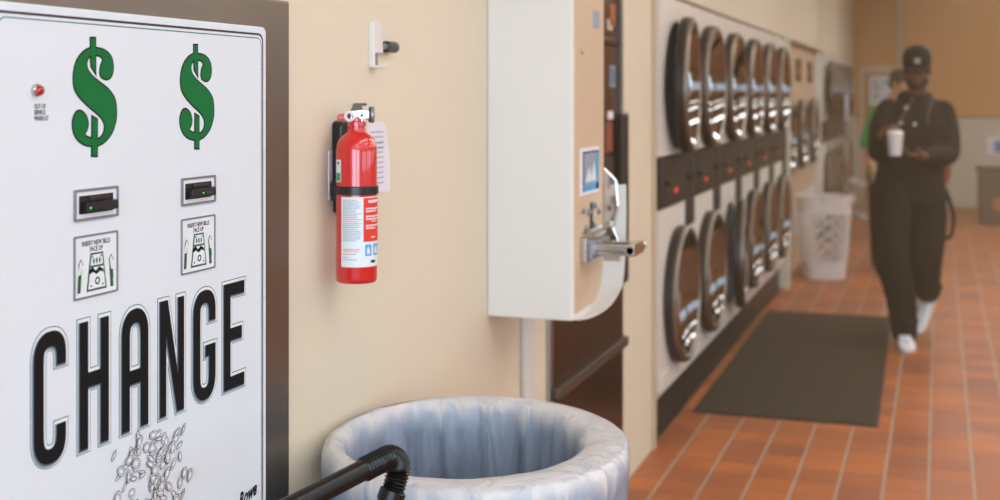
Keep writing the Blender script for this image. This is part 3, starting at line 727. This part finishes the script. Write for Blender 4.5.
# ------------------------------------------------------------------ stacked dryers
DX = -1.13; DW = .772; Y0 = 5.312
def dryer_door(par, z, swing=0.):
    """round door: dark side wall, satin ring, dished dark glass; hinged on its far edge"""
    R = .302
    hinge = empty('door', (DX + .002, R, z)); hinge.parent = par; hinge.rotation_euler = (0, 0, swing)
    c = (0, -R, 0)
    b = MB(); b.lathe([(R - .025, .03), (R - .012, 0), (R, 0), (R + .006, .006), (R + .006, .036), (R, .042)], c, M['gasket'], 'x', 56)
    b.build('door_rim', hinge, smooth=True)
    b = MB(); b.lathe([(R + .003, .040), (R + .003, .050), (R - .004, .057), (R - .018, .058), (R - .026, .052), (R - .03, .042)], c, M['ring'], 'x', 64); b.build('door_ring', hinge, smooth=True)
    b = MB(); RB = R - .028
    b.lathe([(RB * math.sin(t) / math.sin(.95), .050 - .095 * (math.cos(t) - math.cos(.95)) / (1 - math.cos(.95))) for t in [.95 - .95 * i / 12 for i in range(13)]], c, M['bowl'], 'x', 64)
    b.build('door_glass', hinge, smooth='all')
    b = MB(); b.tube([(.045, -2 * R + .018, -.05), (.062, -2 * R + .012, -.05), (.066, -2 * R + .012, 0), (.062, -2 * R + .012, .05), (.045, -2 * R + .018, .05)], .007, M['chrome'], 10)
    b.build('door_handle', hinge, smooth=True)
    return hinge
def make_dryer(label, group):
    t = empty('stacked_dryer', (0, 0, 0))
    tag(t, label, 'dryer', group)
    w = DW / 2 - .002
    b = MB(); b.box(-1.85, DX - .075, -w, w, .2, 1.935, M['dryer_white'])
    for q in ((-w, -w + .01, .2, 1.935), (w - .01, w, .2, 1.935), (-w, w, 1.925, 1.935), (-w, w, .2, .215)): b.box(DX - .08, DX - .012, *q, M['dryer_white'])
    b.build('cabinet', t)
    for z0, z1, nm in ((1.235, 1.93, 'upper_panel'), (.225, 1.005, 'lower_panel')):
        zc = 1.545 if z0 > 1 else .60
        hole = [(.285 * math.cos(2 * PI * k / 48), zc + .285 * math.sin(2 * PI * k / 48)) for k in range(48)]
        b = MB(); b.mesh(curve_mesh([rrect(-w + .002, w - .002, z0, z1, .006, 3), hole], 0, .007), on_face(DX - .007), M['dryer_white']); b.build(nm, t)
    b = MB(); b.box(DX - .016, DX + .006, -w, w, 1.01, 1.23, M['panel']); 
    for zz in (1.06, 1.18): b.box(DX + .006, DX + .008, -.30, .30, zz - .035, zz + .035, M['kick'])
    for yy in (-.28, -.22, .22, .28): b.lathe([(.014, 0), (.014, .012), (.01, .015), (0, .015)], (DX + .009, yy, 1.12), M['grime'], 'x', 14)
    b.box(DX + .006, DX + .012, .29, .36, 1.03, 1.21, M['grime'])
    cp = b.build('control_panel', t, bevel=.004)
    b = MB()
    for k in range(2): b.box(DX + .008, DX + .0095, -.10 + k * .05, -.062 + k * .05, 1.062, 1.086, M['led_red'])
    b.build('display', cp)
    b = MB(); b.box(DX - .01, DX + .012, w - .19, w - .005, .885, 1.01, M['panel']); b.build('coin_box', t, bevel=.004)
    b = MB(); b.box(-1.85, DX - .045, -w, w, 0, .205, M['kick']); b.box(DX - .05, DX - .03, -w, w, .0, .02, M['grime']); b.build('kick_plate', t)
    b = MB(); b.box(DX - .002, DX + .004, -w + .01, w - .01, .236, .30, M['dryer_white']); b.build('bottom_rail', t, bevel=.003)
    dryer_door(t, 1.545); dryer_door(t, .60)
    return t
ordn = ['nearest, beside the wall pier', 'second from the wall pier', 'third from the wall pier, lower door ajar', 'fourth from the wall pier', 'fifth from the wall pier', 'last before the beige post']
d0 = make_dryer('', 'stacked dryers along the left wall')
units = [d0] + [dup(d0) for _ in range(5)]
for i, u in enumerate(units):
    u.location = (0, Y0 + DW * (i + .5), 0)
    u['label'] = 'white stacked pair of round door dryers, ' + ordn[i]
def doors(u): return sorted([k for k in kids(u) if k.name.startswith('door')], key=lambda o: -o.location.z)
doors(units[0])[0].rotation_euler.z = math.radians(4.5)
doors(units[2])[1].rotation_euler.z = math.radians(6)
# far bank of the same stacked dryers
for i in range(5):
    u = dup(d0, (.01, 13.17 + DW * (i + .5), 0)); u['group'] = 'far stacked dryers before the back wall'
    u['label'] = 'white stacked dryer in the far bank, ' + ['first', 'second', 'third', 'fourth', 'last'][i] + ' beyond the tall single dryers'

# tall single drum dryers between the two banks
def make_single(label):
    t = tag(empty('tall_dryer', (0, 0, 0)), label, 'dryer', 'tall single dryers past the beige post')
    w = .515
    b = MB(); b.box(-1.9, DX - .075, -w, w, .0, 1.93, M['frame_paint'])
    for q in ((-w, -w + .01, 0, 1.93), (w - .01, w, 0, 1.93), (-w, w, 1.92, 1.93)): b.box(DX - .08, DX - .012, *q, M['frame_paint'])
    hole = [(.285 * math.cos(2 * PI * k / 48), 1.15 + .285 * math.sin(2 * PI * k / 48)) for k in range(48)]
    b.mesh(curve_mesh([rrect(-w, w, 0, 1.93, .008, 3), hole], 0, .006), on_face(DX - .011), M['frame_paint']); b.build('cabinet', t)
    b = MB(); b.box(DX - .006, DX + .006, -.28, .1, 1.62, 1.82, M['panel']); cp = b.build('control_panel', t, bevel=.004)
    b = MB(); b.box(DX + .006, DX + .009, -.2, -.1, 1.68, 1.74, M['led_red']); b.build('display', cp)
    b = MB(); b.box(DX - .006, DX + .003, -.42, .42, .28, .62, M['dryer_white']); b.build('access_panel', t, bevel=.004)
    dryer_door(t, 1.15)
    return t
s0 = make_single('tall beige single drum dryer just past the beige post, behind the basket')
for i in range(3):
    s_ = s0 if i == 0 else dup(s0)
    s_.location = (-.06, 10.55 + 1.045 * i, 0)
    if i: s_['label'] = ['tall beige single drum dryer, second past the beige post', 'tall beige single drum dryer, third past the beige post, next to the far bank'][i - 1]

# ------------------------------------------------------------------ floor mat
b = MB(); P4 = [(-1.105, 5.945), (-.265, 5.945), (-.305, 8.905), (-1.125, 8.905)]
b.loft([[(x, y, 0.001) for x, y in P4], [(x, y, .005) for x, y in P4]], M['mat_edge'])
cx_, cy_ = -.70, 7.42
P5 = [(cx_ + (x - cx_) * .955, cy_ + (y - cy_) * .987) for x, y in P4]
b.loft([[(x, y, .004) for x, y in P5], [(x, y, .009) for x, y in P5]], M['mat'])
tag(b.build('floor_mat'), 'long dark brown runner mat on the tile floor along the dryers', 'mat')

# ------------------------------------------------------------------ laundry basket
bk = tag(empty('laundry_basket', (-.905, 10.72, 0), YAW), 'tall white lattice plastic laundry basket standing near the dryers', 'laundry basket')
BH = .675
def oval(t, f): 
    rx = .162 + (.215 - .162) * f; ry = .14 + (.18 - .14) * f; n = 3.
    c, s_ = math.cos(t), math.sin(t)
    return (rx * math.copysign(abs(c) ** (2 / n), c), ry * math.copysign(abs(s_) ** (2 / n), s_))
def band(mb, z0, z1, out, m, th=.006, seg=64):
    R = []
    for z, o in ((z0, 0), (z0, out), (z1, out), (z1, 0)):
        f = z / BH; R.append([(x * (1 + (o if o else -.02)), y * (1 + (o if o else -.02)), z) for x, y in (oval(2 * PI * k / seg, f) for k in range(seg))])
    mb.loft(R, m, closed=True)
b = MB(); band(b, .0, .14, .012, M['basket']); band(b, .53, BH - .02, .012, M['basket'])
bot = [oval(2 * PI * k / 48, 0) for k in range(48)]
b.loft([[(x, y, .0) for x, y in bot], [(x, y, .012) for x, y in bot]], M['basket'])
NL = 18
for sg in (1, -1):
    for k in range(NL):
        pts = [(*oval(2 * PI * (k + sg * 4.2 * s_ / 8) / NL, (.13 + .41 * s_ / 8) / BH), .13 + .41 * s_ / 8) for s_ in range(9)]
        b.tube(pts, .0085, M['basket'], 6)
b.build('lattice_body', bk, smooth=True)
b = MB(); band(b, BH - .035, BH, .05, M['basket']); 
for s_ in (1, -1): b.tube([(s_ * .21, -.06, BH - .01), (s_ * .235, -.05, BH - .02), (s_ * .24, 0, BH - .02), (s_ * .235, .05, BH - .02), (s_ * .21, .06, BH - .01)], .012, M['basket'], 8)
b.build('rim', bk, smooth=True)

# ------------------------------------------------------------------ wheeled laundry cart, bin, wall sign
ct = tag(empty('laundry_cart', (-.70, 13.9, 0), .1), 'chrome wheeled laundry cart beside the far dryers, behind the basket', 'cart')
b = MB()
for z, sx in ((.24, 1.), (.58, 1.08)):
    b.tube([(x * sx, y * sx, z) for x, y in rrect(-.24, .24, -.28, .28, .05, 3)], .014, M['chrome'], 8, closed=True)
for x in (-.22, .22):
    for y in (-.26, .26): b.tube([(x, y, .08), (x, y, .24), (x * 1.1, y * 1.1, .58)], .012, M['chrome'], 8)
b.tube([(-.24, -.28, .56), (-.24, -.28, 1.5), (-.24, 0, 1.55), (-.24, .28, 1.5), (-.24, .28, .56)], .012, M['chrome'], 8)
b.build('frame', ct, smooth=True)
b = MB()
for i in range(9):
    t_ = -.22 + i * .055; b.tube([(t_, -.29, .57), (t_, -.27, .26), (t_, .27, .26), (t_, .29, .57)], .004, M['chrome'], 6)
for i in range(4): 
    z = .30 + i * .075; s_ = 1 + (z - .24) * .2
    b.tube([(x * s_, y * s_, z) for x, y in rrect(-.24, .24, -.28, .28, .05, 3)], .004, M['chrome'], 6, closed=True)
b.build('wire_basket', ct, smooth=True)
for x in (-.22, .22):
    for y in (-.26, .26):
        b = MB(); b.lathe([(0, -.014), (.04, -.014), (.045, 0), (.04, .014), (0, .014)], (x, y, .045), M['black_plastic'], 'x', 18); b.box(x - .02, x + .02, y - .012, y + .012, .05, .09, M['grime']); b.build('caster', ct, smooth=True)

bn = tag(empty('litter_bin', (.62, 15.75, 0)), 'dark brown box bin standing on the tiles before the white lower wall', 'bin')
b = MB(); b.box(-.20, .20, -.2, .2, .02, .62, M['bin']); b.box(-.18, .18, -.18, .18, 0, .03, M['dark']); b.build('bin_body', bn, bevel=.012)
b = MB(); b.box(-.225, .225, -.225, .225, .62, .665, M['bin']); b.build('lid', bn, bevel=.01)
b = MB(); b.lathe([(0, -.006), (.085, -.006), (.085, .0), (0, .0)], (.03, -.2, .25), M['wood'], 'y', 24); b.build('round_badge', bn, smooth=True)
sg = MB(); sg.box(-.11, .14, -.02, 0, -.12, .12, M['tag']); sg.box(-.02, .15, -.026, -.01, -.09, .06, M['blue_sign'])
s_ = sg.build('wall_notice', bevel=.003, loc=(.70, 18.045, .83)); tag(s_, 'small white and blue notice on the white wall above the brown bin', 'sign')

# ------------------------------------------------------------------ people
def limb(mb, pts, radii, m, seg=14):
    P = spline(pts, 5); n = len(pts)
    R = []
    for i in range(n - 1):
        for s_ in range(5): R.append(radii[i] + (radii[i + 1] - radii[i]) * s_ / 5)
    R.append(radii[-1])
    mb.tube(P, R, m, seg)
    mb.ball(pts[0], radii[0], m, seg=12, ring=8); mb.ball(pts[-1], radii[-1], m, seg=12, ring=8)
def torso(mb, rings, m, seg=28):
    """rings: (x, y, z, rx, ry, yaw)"""
    out = []
    for x, y, z, rx, ry, yw in rings:
        rg = []
        for k in range(seg):
            a = 2 * PI * k / seg; c, s_ = math.cos(a), math.sin(a)
            u = rx * math.copysign(abs(c) ** .85, c); v = ry * math.copysign(abs(s_) ** .85, s_)
            rg.append((x + u * math.cos(yw) - v * math.sin(yw), y + u * math.sin(yw) + v * math.cos(yw), z))
        out.append(rg)
    mb.loft(out, m)
def head(mb, c, yaw, pitch, m, beard=None):
    rot = Euler((pitch, 0, yaw)); R = rot.to_matrix(); c = Vector(c)
    at = lambda x, y, z: c + R @ V(x, y, z)
    E_ = lambda p, r: mb.ball(at(*p), r, m, rot, 20, 14)
    E_((0, .012, .035), (.073, .092, .082)); E_((0, -.025, -.02), (.062, .066, .082)); E_((0, -.045, -.075), (.042, .046, .036))
    E_((0, -.09, -.018), (.011, .016, .024)); E_((0, -.098, -.032), (.017, .013, .011))
    E_((0, -.078, .012), (.05, .018, .012)); E_((0, -.088, -.062), (.024, .01, .011))
    for s_ in (1, -1):
        E_((s_ * .073, .012, -.012), (.012, .022, .034)); E_((s_ * .036, -.068, -.03), (.02, .02, .018))
    return at, rot
def hand(mb, wrist, d, n, m, size=1., curl=.6, thumb=1):
    """palm and five fingers: d points from wrist to knuckles, n is the palm normal the fingers curl toward"""
    w = Vector(wrist); d = Vector(d).normalized(); n = Vector(n); n = (n - d * n.dot(d)).normalized(); s_ = d.cross(n)
    rot = Matrix((s_, d, n)).transposed().to_euler()
    mb.ball(w + d * .045 * size, (.041 * size, .052 * size, .017 * size), m, rot, 16, 10)
    mb.tube([w - d * .03, w, w + d * .02], [.025 * size, .024 * size, .026 * size], m, 12)
    for i, L in enumerate((.072, .082, .076, .058)):
        base = w + d * .085 * size + s_ * (.030 - .020 * i) * size * thumb
        ang = 0; p = base; pts = [w + d * .06 * size + s_ * (.026 - .018 * i) * size * thumb, base]
        for f_ in (.42, .33, .25):
            ang += curl * (1.0 + .08 * i); p = p + (d * math.cos(ang) + n * math.sin(ang)) * L * f_ * size; pts.append(p.copy())
        mb.tube(pts, [.010, .0095, .009, .0082, .0065], m, 10); mb.ball(pts[-1], .0065, m, seg=8, ring=6)
    tb = w + d * .025 * size + s_ * .034 * size * thumb
    pts = [w + d * .015 * size, tb, tb + (d * .6 + s_ * .55 * thumb + n * .45) * .036 * size, tb + (d * .85 + s_ * .4 * thumb + n * .75) * .058 * size]
    mb.tube(pts, [.016, .0135, .011, .008], m, 10); mb.ball(pts[-1], .008, m, seg=8, ring=6)
def shoe(mb, heel, toe, roll_up, m, m2):
    """trainer from heel to toe (sole line), roll_up is the up direction of the foot"""
    heel, toe = Vector(heel), Vector(toe); d = (toe - heel); L = d.length; d.normalize()
    u = Vector(roll_up); u = (u - d * u.dot(d)).normalized(); s_ = d.cross(u)
    prof = [(0, .026, .05), (.06, .034, .085), (.2, .037, .10), (.36, .038, .088), (.55, .044, .066), (.75, .049, .052), (.9, .042, .042), (.985, .022, .026)]
    for lo_h, hi, mm_, grow in ((.018, None, m, 1.), (0, .024, m2, 1.06)):
        rings = []
        for t, w, h in prof:
            c = heel + d * (t * L); top = h if hi is None else hi; rg = []
            for k in range(16):
                a = 2 * PI * k / 16; cu, sv = math.cos(a), math.sin(a)
                zc = (lo_h + top) / 2; hh = (top - lo_h) / 2
                rg.append(c + s_ * w * grow * math.copysign(abs(cu) ** .6, cu) + u * (zc + hh * math.copysign(abs(sv) ** .7, sv)))
            rings.append(rg)
        mb.loft(rings, mm_)

# man in black
mn = tag(empty('person', (-.196, 7.873, .0), YAW), 'person in black cap, long black jacket and black trousers walking with a white cup', 'person')
HC = (.108, .115, 1.655); HY = -.28
sk = M['skin_dark']
b = MB()
at, hrot = head(b, HC, HY, .30, sk)
limb(b, [(.125, .15, 1.40), (.12, .145, 1.50), (.112, .125, 1.60)], [.07, .056, .055], sk)
torso(b, [(.085, .18, .90, .15, .10, -.2), (.10, .17, 1.05, .135, .09, -.3), (.118, .16, 1.25, .15, .095, -.35), (.125, .155, 1.38, .15, .09, -.35), (.125, .15, 1.45, .07, .06, -.35)], sk)
SHL, SHR = (-.035, .20, 1.405), (.255, .10, 1.40)
ELL, ELR = (-.118, .12, 1.165), (.272, .06, 1.155)
WRL, WRR = (-.168, -.065, 1.255), (.070, -.135, 1.145)
limb(b, [SHL, ELL, WRL], [.05, .042, .028], sk); limb(b, [SHR, ELR, WRR], [.05, .042, .028], sk)
hand(b, WRL, (.12, -.5, .25), (.9, -.1, -.3), sk, 1., .55, 1)
hand(b, WRR, (-.95, -.1, .05), (.0, .05, 1), sk, 1., .4, -1)
HPL, HPR = (-.035, .16, .90), (.18, .20, .90)
KNL, KNR = (-.075, .0, .51), (.178, .20, .50)
ANL, ANR = (.012, .075, .13), (.318, .535, .25)
limb(b, [HPL, KNL, ANL], [.08, .055, .035], sk); limb(b, [HPR, KNR, ANR], [.08, .055, .035], sk)
limb(b, [ANL, (.0, .02, .05), (-.02, -.09, .036)], [.034, .026, .018], sk); limb(b, [ANR, (.30, .51, .15), (.235, .44, .06)], [.034, .026, .018], sk)
b.build('body', mn, remesh=.0055, relax=3)
# jacket
b = MB(); jm = M['jacket']
torso(b, [(.075, .185, .845, .205, .135, -.1), (.078, .18, .92, .208, .14, -.15), (.09, .175, 1.05, .20, .138, -.25), (.105, .165, 1.2, .20, .14, -.32), (.118, .16, 1.32, .20, .138, -.35), (.122, .155, 1.41, .175, .115, -.35), (.125, .15, 1.46, .12, .09, -.35), (.125, .148, 1.505, .078, .074, -.35)], jm)
limb(b, [SHL, (-.092, .165, 1.29), ELL, (-.155, .03, 1.20), (-.170, -.045, 1.245)], [.076, .077, .070, .058, .046], jm)
limb(b, [SHR, (.274, .085, 1.28), ELR, (.19, -.03, 1.148), (.092, -.115, 1.146)], [.076, .079, .073, .06, .046], jm)
b.ball((.125, .20, 1.49), (.11, .08, .05), jm)
jk = b.build('jacket', mn, remesh=.0105, relax=4)
def front(x, z):
    """front surface of the jacket near x, z (person space)"""
    yw = -.3; cx = .075 + (z - .845) * .085; cy = .185 - (z - .845) * .055
    rx, ry = .2, .139
    u = max(-.95, min(.95, (x - cx) / rx)); v = -math.sqrt(1 - abs(u) ** 2.2)
    return V(x, cy + (u * rx) * math.sin(yw) + v * ry * math.cos(yw), z)
b = MB()
line = [(.03, 1.425), (.01, 1.33), (-.012, 1.24), (-.03, 1.12), (-.045, 1.03), (-.055, .95)]
for x, z in line + [(.075, 1.325), (.0, 1.33)]:
    p = front(x, z) + V(-.004, -.004, 0); b.ball(p, (.0125, .007, .0125), M['snap'], None, 12, 8)
b.build('snaps', jk, smooth=True)
b = MB()
for pts in ([(.165, 1.49), (.15, 1.43), (.135, 1.37), (.135, 1.325)], [(.06, 1.49), (.035, 1.42), (.0, 1.36), (-.01, 1.31)]):
    b.tube([front(x, z) + V(0, -.010, 0) for x, z in pts], .0045, M['cord'], 8)
b.build('drawstring', jk, smooth=True)
# trousers
b = MB(); tm = M['trouser']
torso(b, [(.075, .18, .97, .165, .115, -.1), (.075, .18, .90, .18, .12, -.1), (.075, .18, .84, .175, .115, -.1)], tm)
limb(b, [HPL, (-.065, .08, .70), KNL, (-.022, .03, .33), (.006, .060, .20), (.016, .062, .085)], [.130, .118, .098, .088, .082, .077], tm, 18)
limb(b, [HPR, (.185, .19, .70), KNR, (.215, .30, .38), (.27, .43, .30), (.305, .51, .255)], [.132, .124, .110, .098, .084, .076], tm, 18)
for c, r in (((-.018, .04, .31), (.100, .096, .03)), ((.0, .055, .235), (.095, .092, .026)), ((.01, .06, .165), (.091, .089, .024)), ((.24, .39, .32), (.122, .115, .032)), ((-.065, .015, .45), (.104, .098, .035)), ((.27, .46, .27), (.105, .1, .025))): b.ball(c, r, tm, Euler((.15, .1, 0)))
b.build('trousers', mn, remesh=.0105, relax=4)
b = MB(); shoe(b, (.022, .11, .0), (-.032, -.155, .0), (0, 0, 1), M['shoe'], M['sole']); b.build('shoe', mn, smooth=True)
b = MB(); shoe(b, (.372, .60, .20), (.19, .385, .0), (-.45, -.45, .8), M['shoe'], M['sole']); b.build('shoe', mn, smooth=True)
# cap
b = MB(); cm_ = M['cap']
prof = [(.086, -.0), (.088, .03), (.084, .062), (.070, .088), (.045, .104), (.018, .110), (.0, .111)]
rings = []
for r, h in prof: rings.append([at(r * .97 * math.cos(2 * PI * k / 32), .008 + r * 1.18 * math.sin(2 * PI * k / 32), .032 + h) for k in range(32)])
b.loft(rings, cm_, cap=False); b.ball(at(0, .008, .145), (.009, .009, .006), cm_, hrot, 10, 6)
cp = b.build('cap', mn, smooth='all'); mdc = cp.modifiers.new('t', 'SOLIDIFY'); mdc.thickness = .004
b = MB(); rings = []
for i in range(13):
    x = -.074 + .148 * i / 12; q = 1 - (x / .076) ** 2; y_in = -.075 - .02 * max(q, 0); y_out = y_in - .062 * math.sqrt(max(q, .0)); zz = .036 - .16 * (x * x) / .08
    rings.append([at(x, y_in + .02, zz + .004), at(x, y_out - .001, zz - .018), at(x, y_out - .001, zz - .022), at(x, y_in + .02, zz - .0)])
b.loft(rings, cm_); b.build('cap_brim', cp, smooth=True)
b = MB()   # interlocked white letters on the cap front
for t, dx, sz in (('N', -.003, .048), ('Y', .004, .056)):
    me = text_mesh(t, sz * .8, .0016, .002)
    b.mesh(me, lambda p, dx=dx: at((p[0] + dx), -.101 + (p[0] + dx) ** 2 * 5 + max(0, p[1] - .005) * .40 - p[2], .064 + p[1] * .95), M['grey_paint'])
b.build('cap_emblem', cp)
# face details
b = MB()
for s_ in (1, -1): b.ball(at(s_ * .030, -.080, -.004), (.012, .009, .008), M['eye'], hrot, 12, 8); b.ball(at(s_ * .030, -.0875, -.004), (.005, .003, .005), M['iris'], hrot, 8, 6)
b.build('eyes', mn, smooth=True)
b = MB(); b.ball(at(0, -.0955, -.062), (.021, .005, .005), M['lip'], hrot, 14, 8); b.build('mouth', mn, smooth=True)
b = MB()
b.ball(at(0, -.058, -.085), (.046, .042, .030), M['hair'], hrot); b.ball(at(0, -.094, -.048), (.025, .008, .005), M['hair'], hrot)
for s_ in (1, -1): b.ball(at(s_ * .046, -.035, -.06), (.022, .04, .035), M['hair'], hrot); b.ball(at(s_ * .066, .0, .0), (.009, .022, .045), M['hair'], hrot); b.ball(at(s_ * .030, -.086, .012), (.015, .006, .004), M['hair'], hrot, 10, 6)
b.build('beard', mn, remesh=.006, relax=2)
# strap and pouch hanging at the hip
b = MB(); b.tube(spline([(.262, .17, .99), (.298, .16, .92), (.335, .15, .80), (.340, .15, .72), (.322, .15, .645), (.285, .15, .632)], 5), [.013] * 26, M['cap'], 8); sp_ = b.build('hip_strap', mn, smooth=True)
b = MB(); b.ball((.300, .17, 1.02), (.03, .045, .075), M['pouch'], Euler((0, .2, 0))); b.build('hip_pouch', mn, smooth=True)

# white cup in his hands
cu = tag(empty('paper_cup', (-.113, -.175, 1.128)), 'white paper cup held in both hands by the walking person', 'cup')
cu.location = Matrix.Rotation(YAW, 3, 'Z') @ V(-.118, -.192, 1.150) + V(-.196, 7.873, 0)
b = MB(); b.lathe([(0, .0), (.032, 0), (.034, .003), (.043, .118), (.0455, .122), (.0455, .127), (.042, .127), (.033, .01), (0, .008)], (0, 0, 0), M['cup'], 'z', 32); b.build('cup_wall', cu, smooth=True)
b = MB(); b.lathe([(.0462, .121), (.0465, .13), (.041, .135), (.040, .142), (.034, .144), (0, .143)], (0, 0, 0), M['cup'], 'z', 32); b.build('lid', cu, smooth=True)

# second person, green shirt
p2 = tag(empty('person', (-.415, 11.3, 0), YAW), 'person with dark hair in a green shirt standing behind the man in black', 'person')
sk = M['skin_light']; b = MB()
HC2 = (.105, -.01, 1.595); at2, hr2 = head(b, HC2, .75, .25, sk)
limb(b, [(.02, .04, 1.36), (.045, .03, 1.45), (.085, .01, 1.53)], [.06, .052, .052], sk)
torso(b, [(.0, .05, .86, .14, .10, .3), (.01, .05, 1.1, .13, .09, .3), (.02, .045, 1.3, .15, .095, .3), (.02, .04, 1.40, .08, .06, .3)], sk)
S2L, S2R = (-.09, -.01, 1.345), (.165, .09, 1.345)
E2L, E2R = (-.195, -.04, 1.07), (.21, .07, 1.06)
W2L, W2R = (-.165, -.14, .84), (.19, -.05, .85)
limb(b, [S2L, E2L, W2L], [.05, .042, .028], sk); limb(b, [S2R, E2R, W2R], [.05, .042, .028], sk)
hand(b, W2L, (.15, -.3, -.8), (.6, .3, -.2), sk, 1., .35, -1); hand(b, W2R, (-.1, -.3, -.8), (-.6, .3, -.2), sk, 1., .35, 1)
for sx in (-.08, .09): limb(b, [(sx, .05, .88), (sx, .03, .48), (sx, .06, .1)], [.08, .055, .036], sk); limb(b, [(sx, .06, .09), (sx, 0, .05), (sx + .01, -.08, .035)], [.036, .034, .024], sk)
b.build('body', p2, remesh=.006, relax=3)
b = MB(); torso(b, [(.0, .05, .80, .175, .125, .3), (.005, .05, 1.0, .168, .12, .3), (.015, .048, 1.2, .172, .122, .3), (.02, .045, 1.32, .165, .11, .3), (.022, .042, 1.40, .09, .075, .3), (.025, .04, 1.425, .065, .06, .3)], M['tee'])
limb(b, [S2L, (-.145, -.02, 1.2), (-.188, -.035, 1.09)], [.072, .074, .068], M['tee']); limb(b, [S2R, (.195, .08, 1.2), (.208, .07, 1.1)], [.072, .074, .068], M['tee'])
b.build('shirt', p2, remesh=.0105)
b = MB(); torso(b, [(.0, .05, .92, .15, .105, .3), (.0, .05, .82, .16, .11, .3)], M['jean'])
for sx in (-.08, .09): limb(b, [(sx, .05, .86), (sx, .03, .48), (sx, .055, .1)], [.09, .072, .06], M['jean'])
b.build('trousers', p2, remesh=.0105)
for sx in (-.08, .09):
    b = MB(); shoe(b, (sx - .005, .12, 0), (sx + .01, -.15, 0), (0, 0, 1), M['cap'], M['sole']); b.build('shoe', p2, smooth=True)
b = MB(); b.ball(at2(0, .02, .05), (.08, .1, .082), M['hair'], hr2); b.ball(at2(0, .065, .0), (.07, .05, .07), M['hair'], hr2)
for s_ in (1, -1): b.ball(at2(s_ * .07, .0, .01), (.012, .025, .035), M['hair'], hr2)
b.build('hair', p2, remesh=.008, relax=2)
b = MB()
for s_ in (1, -1): b.ball(at2(s_ * .030, -.080, -.004), (.012, .009, .008), M['eye'], hr2, 12, 8); b.ball(at2(s_ * .030, -.0875, -.004), (.005, .003, .005), M['iris'], hr2, 8, 6)
b.build('eyes', p2, smooth=True)
b = MB(); b.ball(at2(0, -.0955, -.062), (.021, .005, .005), M['lip'], hr2, 14, 8); b.build('mouth', p2, smooth=True)

# ------------------------------------------------------------------ lights of the place
def area(name, loc, rot, sx, sy, power, col):
    l = bpy.data.lights.new(name, 'AREA'); l.shape = 'RECTANGLE'; l.size = sx; l.size_y = sy; l.energy = power; l.color = col
    o = bpy.data.objects.new(name, l); COL.objects.link(o); o.location = loc; o.rotation_euler = rot; return o
lamp0 = None
for x in (.3, 1.6, 3.2, 4.8):
    for y in (-1.2, 2.0, 5.2, 8.4, 11.6, 14.8):
        if lamp0 is None:
            lamp0 = tag(empty('ceiling_light', (0, 0, 0)), 'long rectangular lit ceiling light', 'ceiling light', 'ceiling lights')
            b = MB()
            for q in ((-.17, -.15, -1.22, 1.22), (.15, .17, -1.22, 1.22), (-.17, .17, -1.22, -1.2), (-.17, .17, 1.2, 1.22)): b.box(*q, -.05, 0, M['white_metal'])
            b.build('frame', lamp0); b = MB(); b.box(-.15, .15, -1.2, 1.2, -.03, -.015, M['lamp']); b.build('diffuser', lamp0)
            u = lamp0
        else: u = dup(lamp0)
        u.location = (x, y, CH)
        near = y < 5
        area('ceiling_light_glow', (x, y, CH - .06), (0, 0, 0), .28, 2.3, 7.2 if near else 11.8, (.92, .96, 1) if near else (1, .80, .56))
for i, (y0, y1) in enumerate(RW):
    area('daylight_side', (6.2, (y0 + y1) / 2, 1.65), (0, math.radians(90), 0), .9, y1 - y0, 30 if i < 2 else 10, (.60, .82, 1.0) if i < 2 else (.85, .92, 1.0))
for x in (.2, 2.65):
    area('daylight_front', (x, -3.4, 1.6), (math.radians(90), 0, 0), 2.1, 2.1, 110, (.62, .83, 1.0))
w = bpy.data.worlds.new('World'); SC.world = w; w.use_nodes = True
w.node_tree.nodes['Background'].inputs[0].default_value = (.75, .85, 1, 1); w.node_tree.nodes['Background'].inputs[1].default_value = 1.

# haze hanging in the far half of the room
HAZE = .032
if HAZE:
    hm = bpy.data.materials.new('haze'); hm.use_nodes = True; nt = hm.node_tree
    for x in list(nt.nodes):
        if x.type != 'OUTPUT_MATERIAL': nt.nodes.remove(x)
    vs = nt.nodes.new('ShaderNodeVolumeScatter'); vs.inputs['Color'].default_value = lin('#ffcf9c'); vs.inputs['Density'].default_value = HAZE; vs.inputs['Anisotropy'].default_value = .0
    nt.links.new(vs.outputs[0], [n for n in nt.nodes if n.type == 'OUTPUT_MATERIAL'][0].inputs['Volume'])
    b = MB(); b.box(-2.35, 6.45, 3.56, 18.5, -.2, CH + .2, hm)
    o = b.build('haze'); tag(o, 'thin warm haze hanging in the far half of the room', 'haze', kind='stuff')

# ------------------------------------------------------------------ camera
cd = bpy.data.cameras.new('camera'); co = bpy.data.objects.new('camera', cd); COL.objects.link(co)
co.location = (0, 0, 1.5); co.rotation_euler = (math.radians(90), 0, YAW)
cd.sensor_width = 36; cd.lens = 36 * 1265 / 1000; cd.shift_y = -.155; cd.clip_start = .05
cd.dof.use_dof = True; cd.dof.focus_distance = 2.05; cd.dof.aperture_fstop = 3.7
SC.camera = co
SC.view_settings.view_transform = 'Standard'; SC.view_settings.look = 'None'; SC.view_settings.gamma = 1; SC.view_settings.use_curve_mapping = False
SC.view_settings.exposure = .11
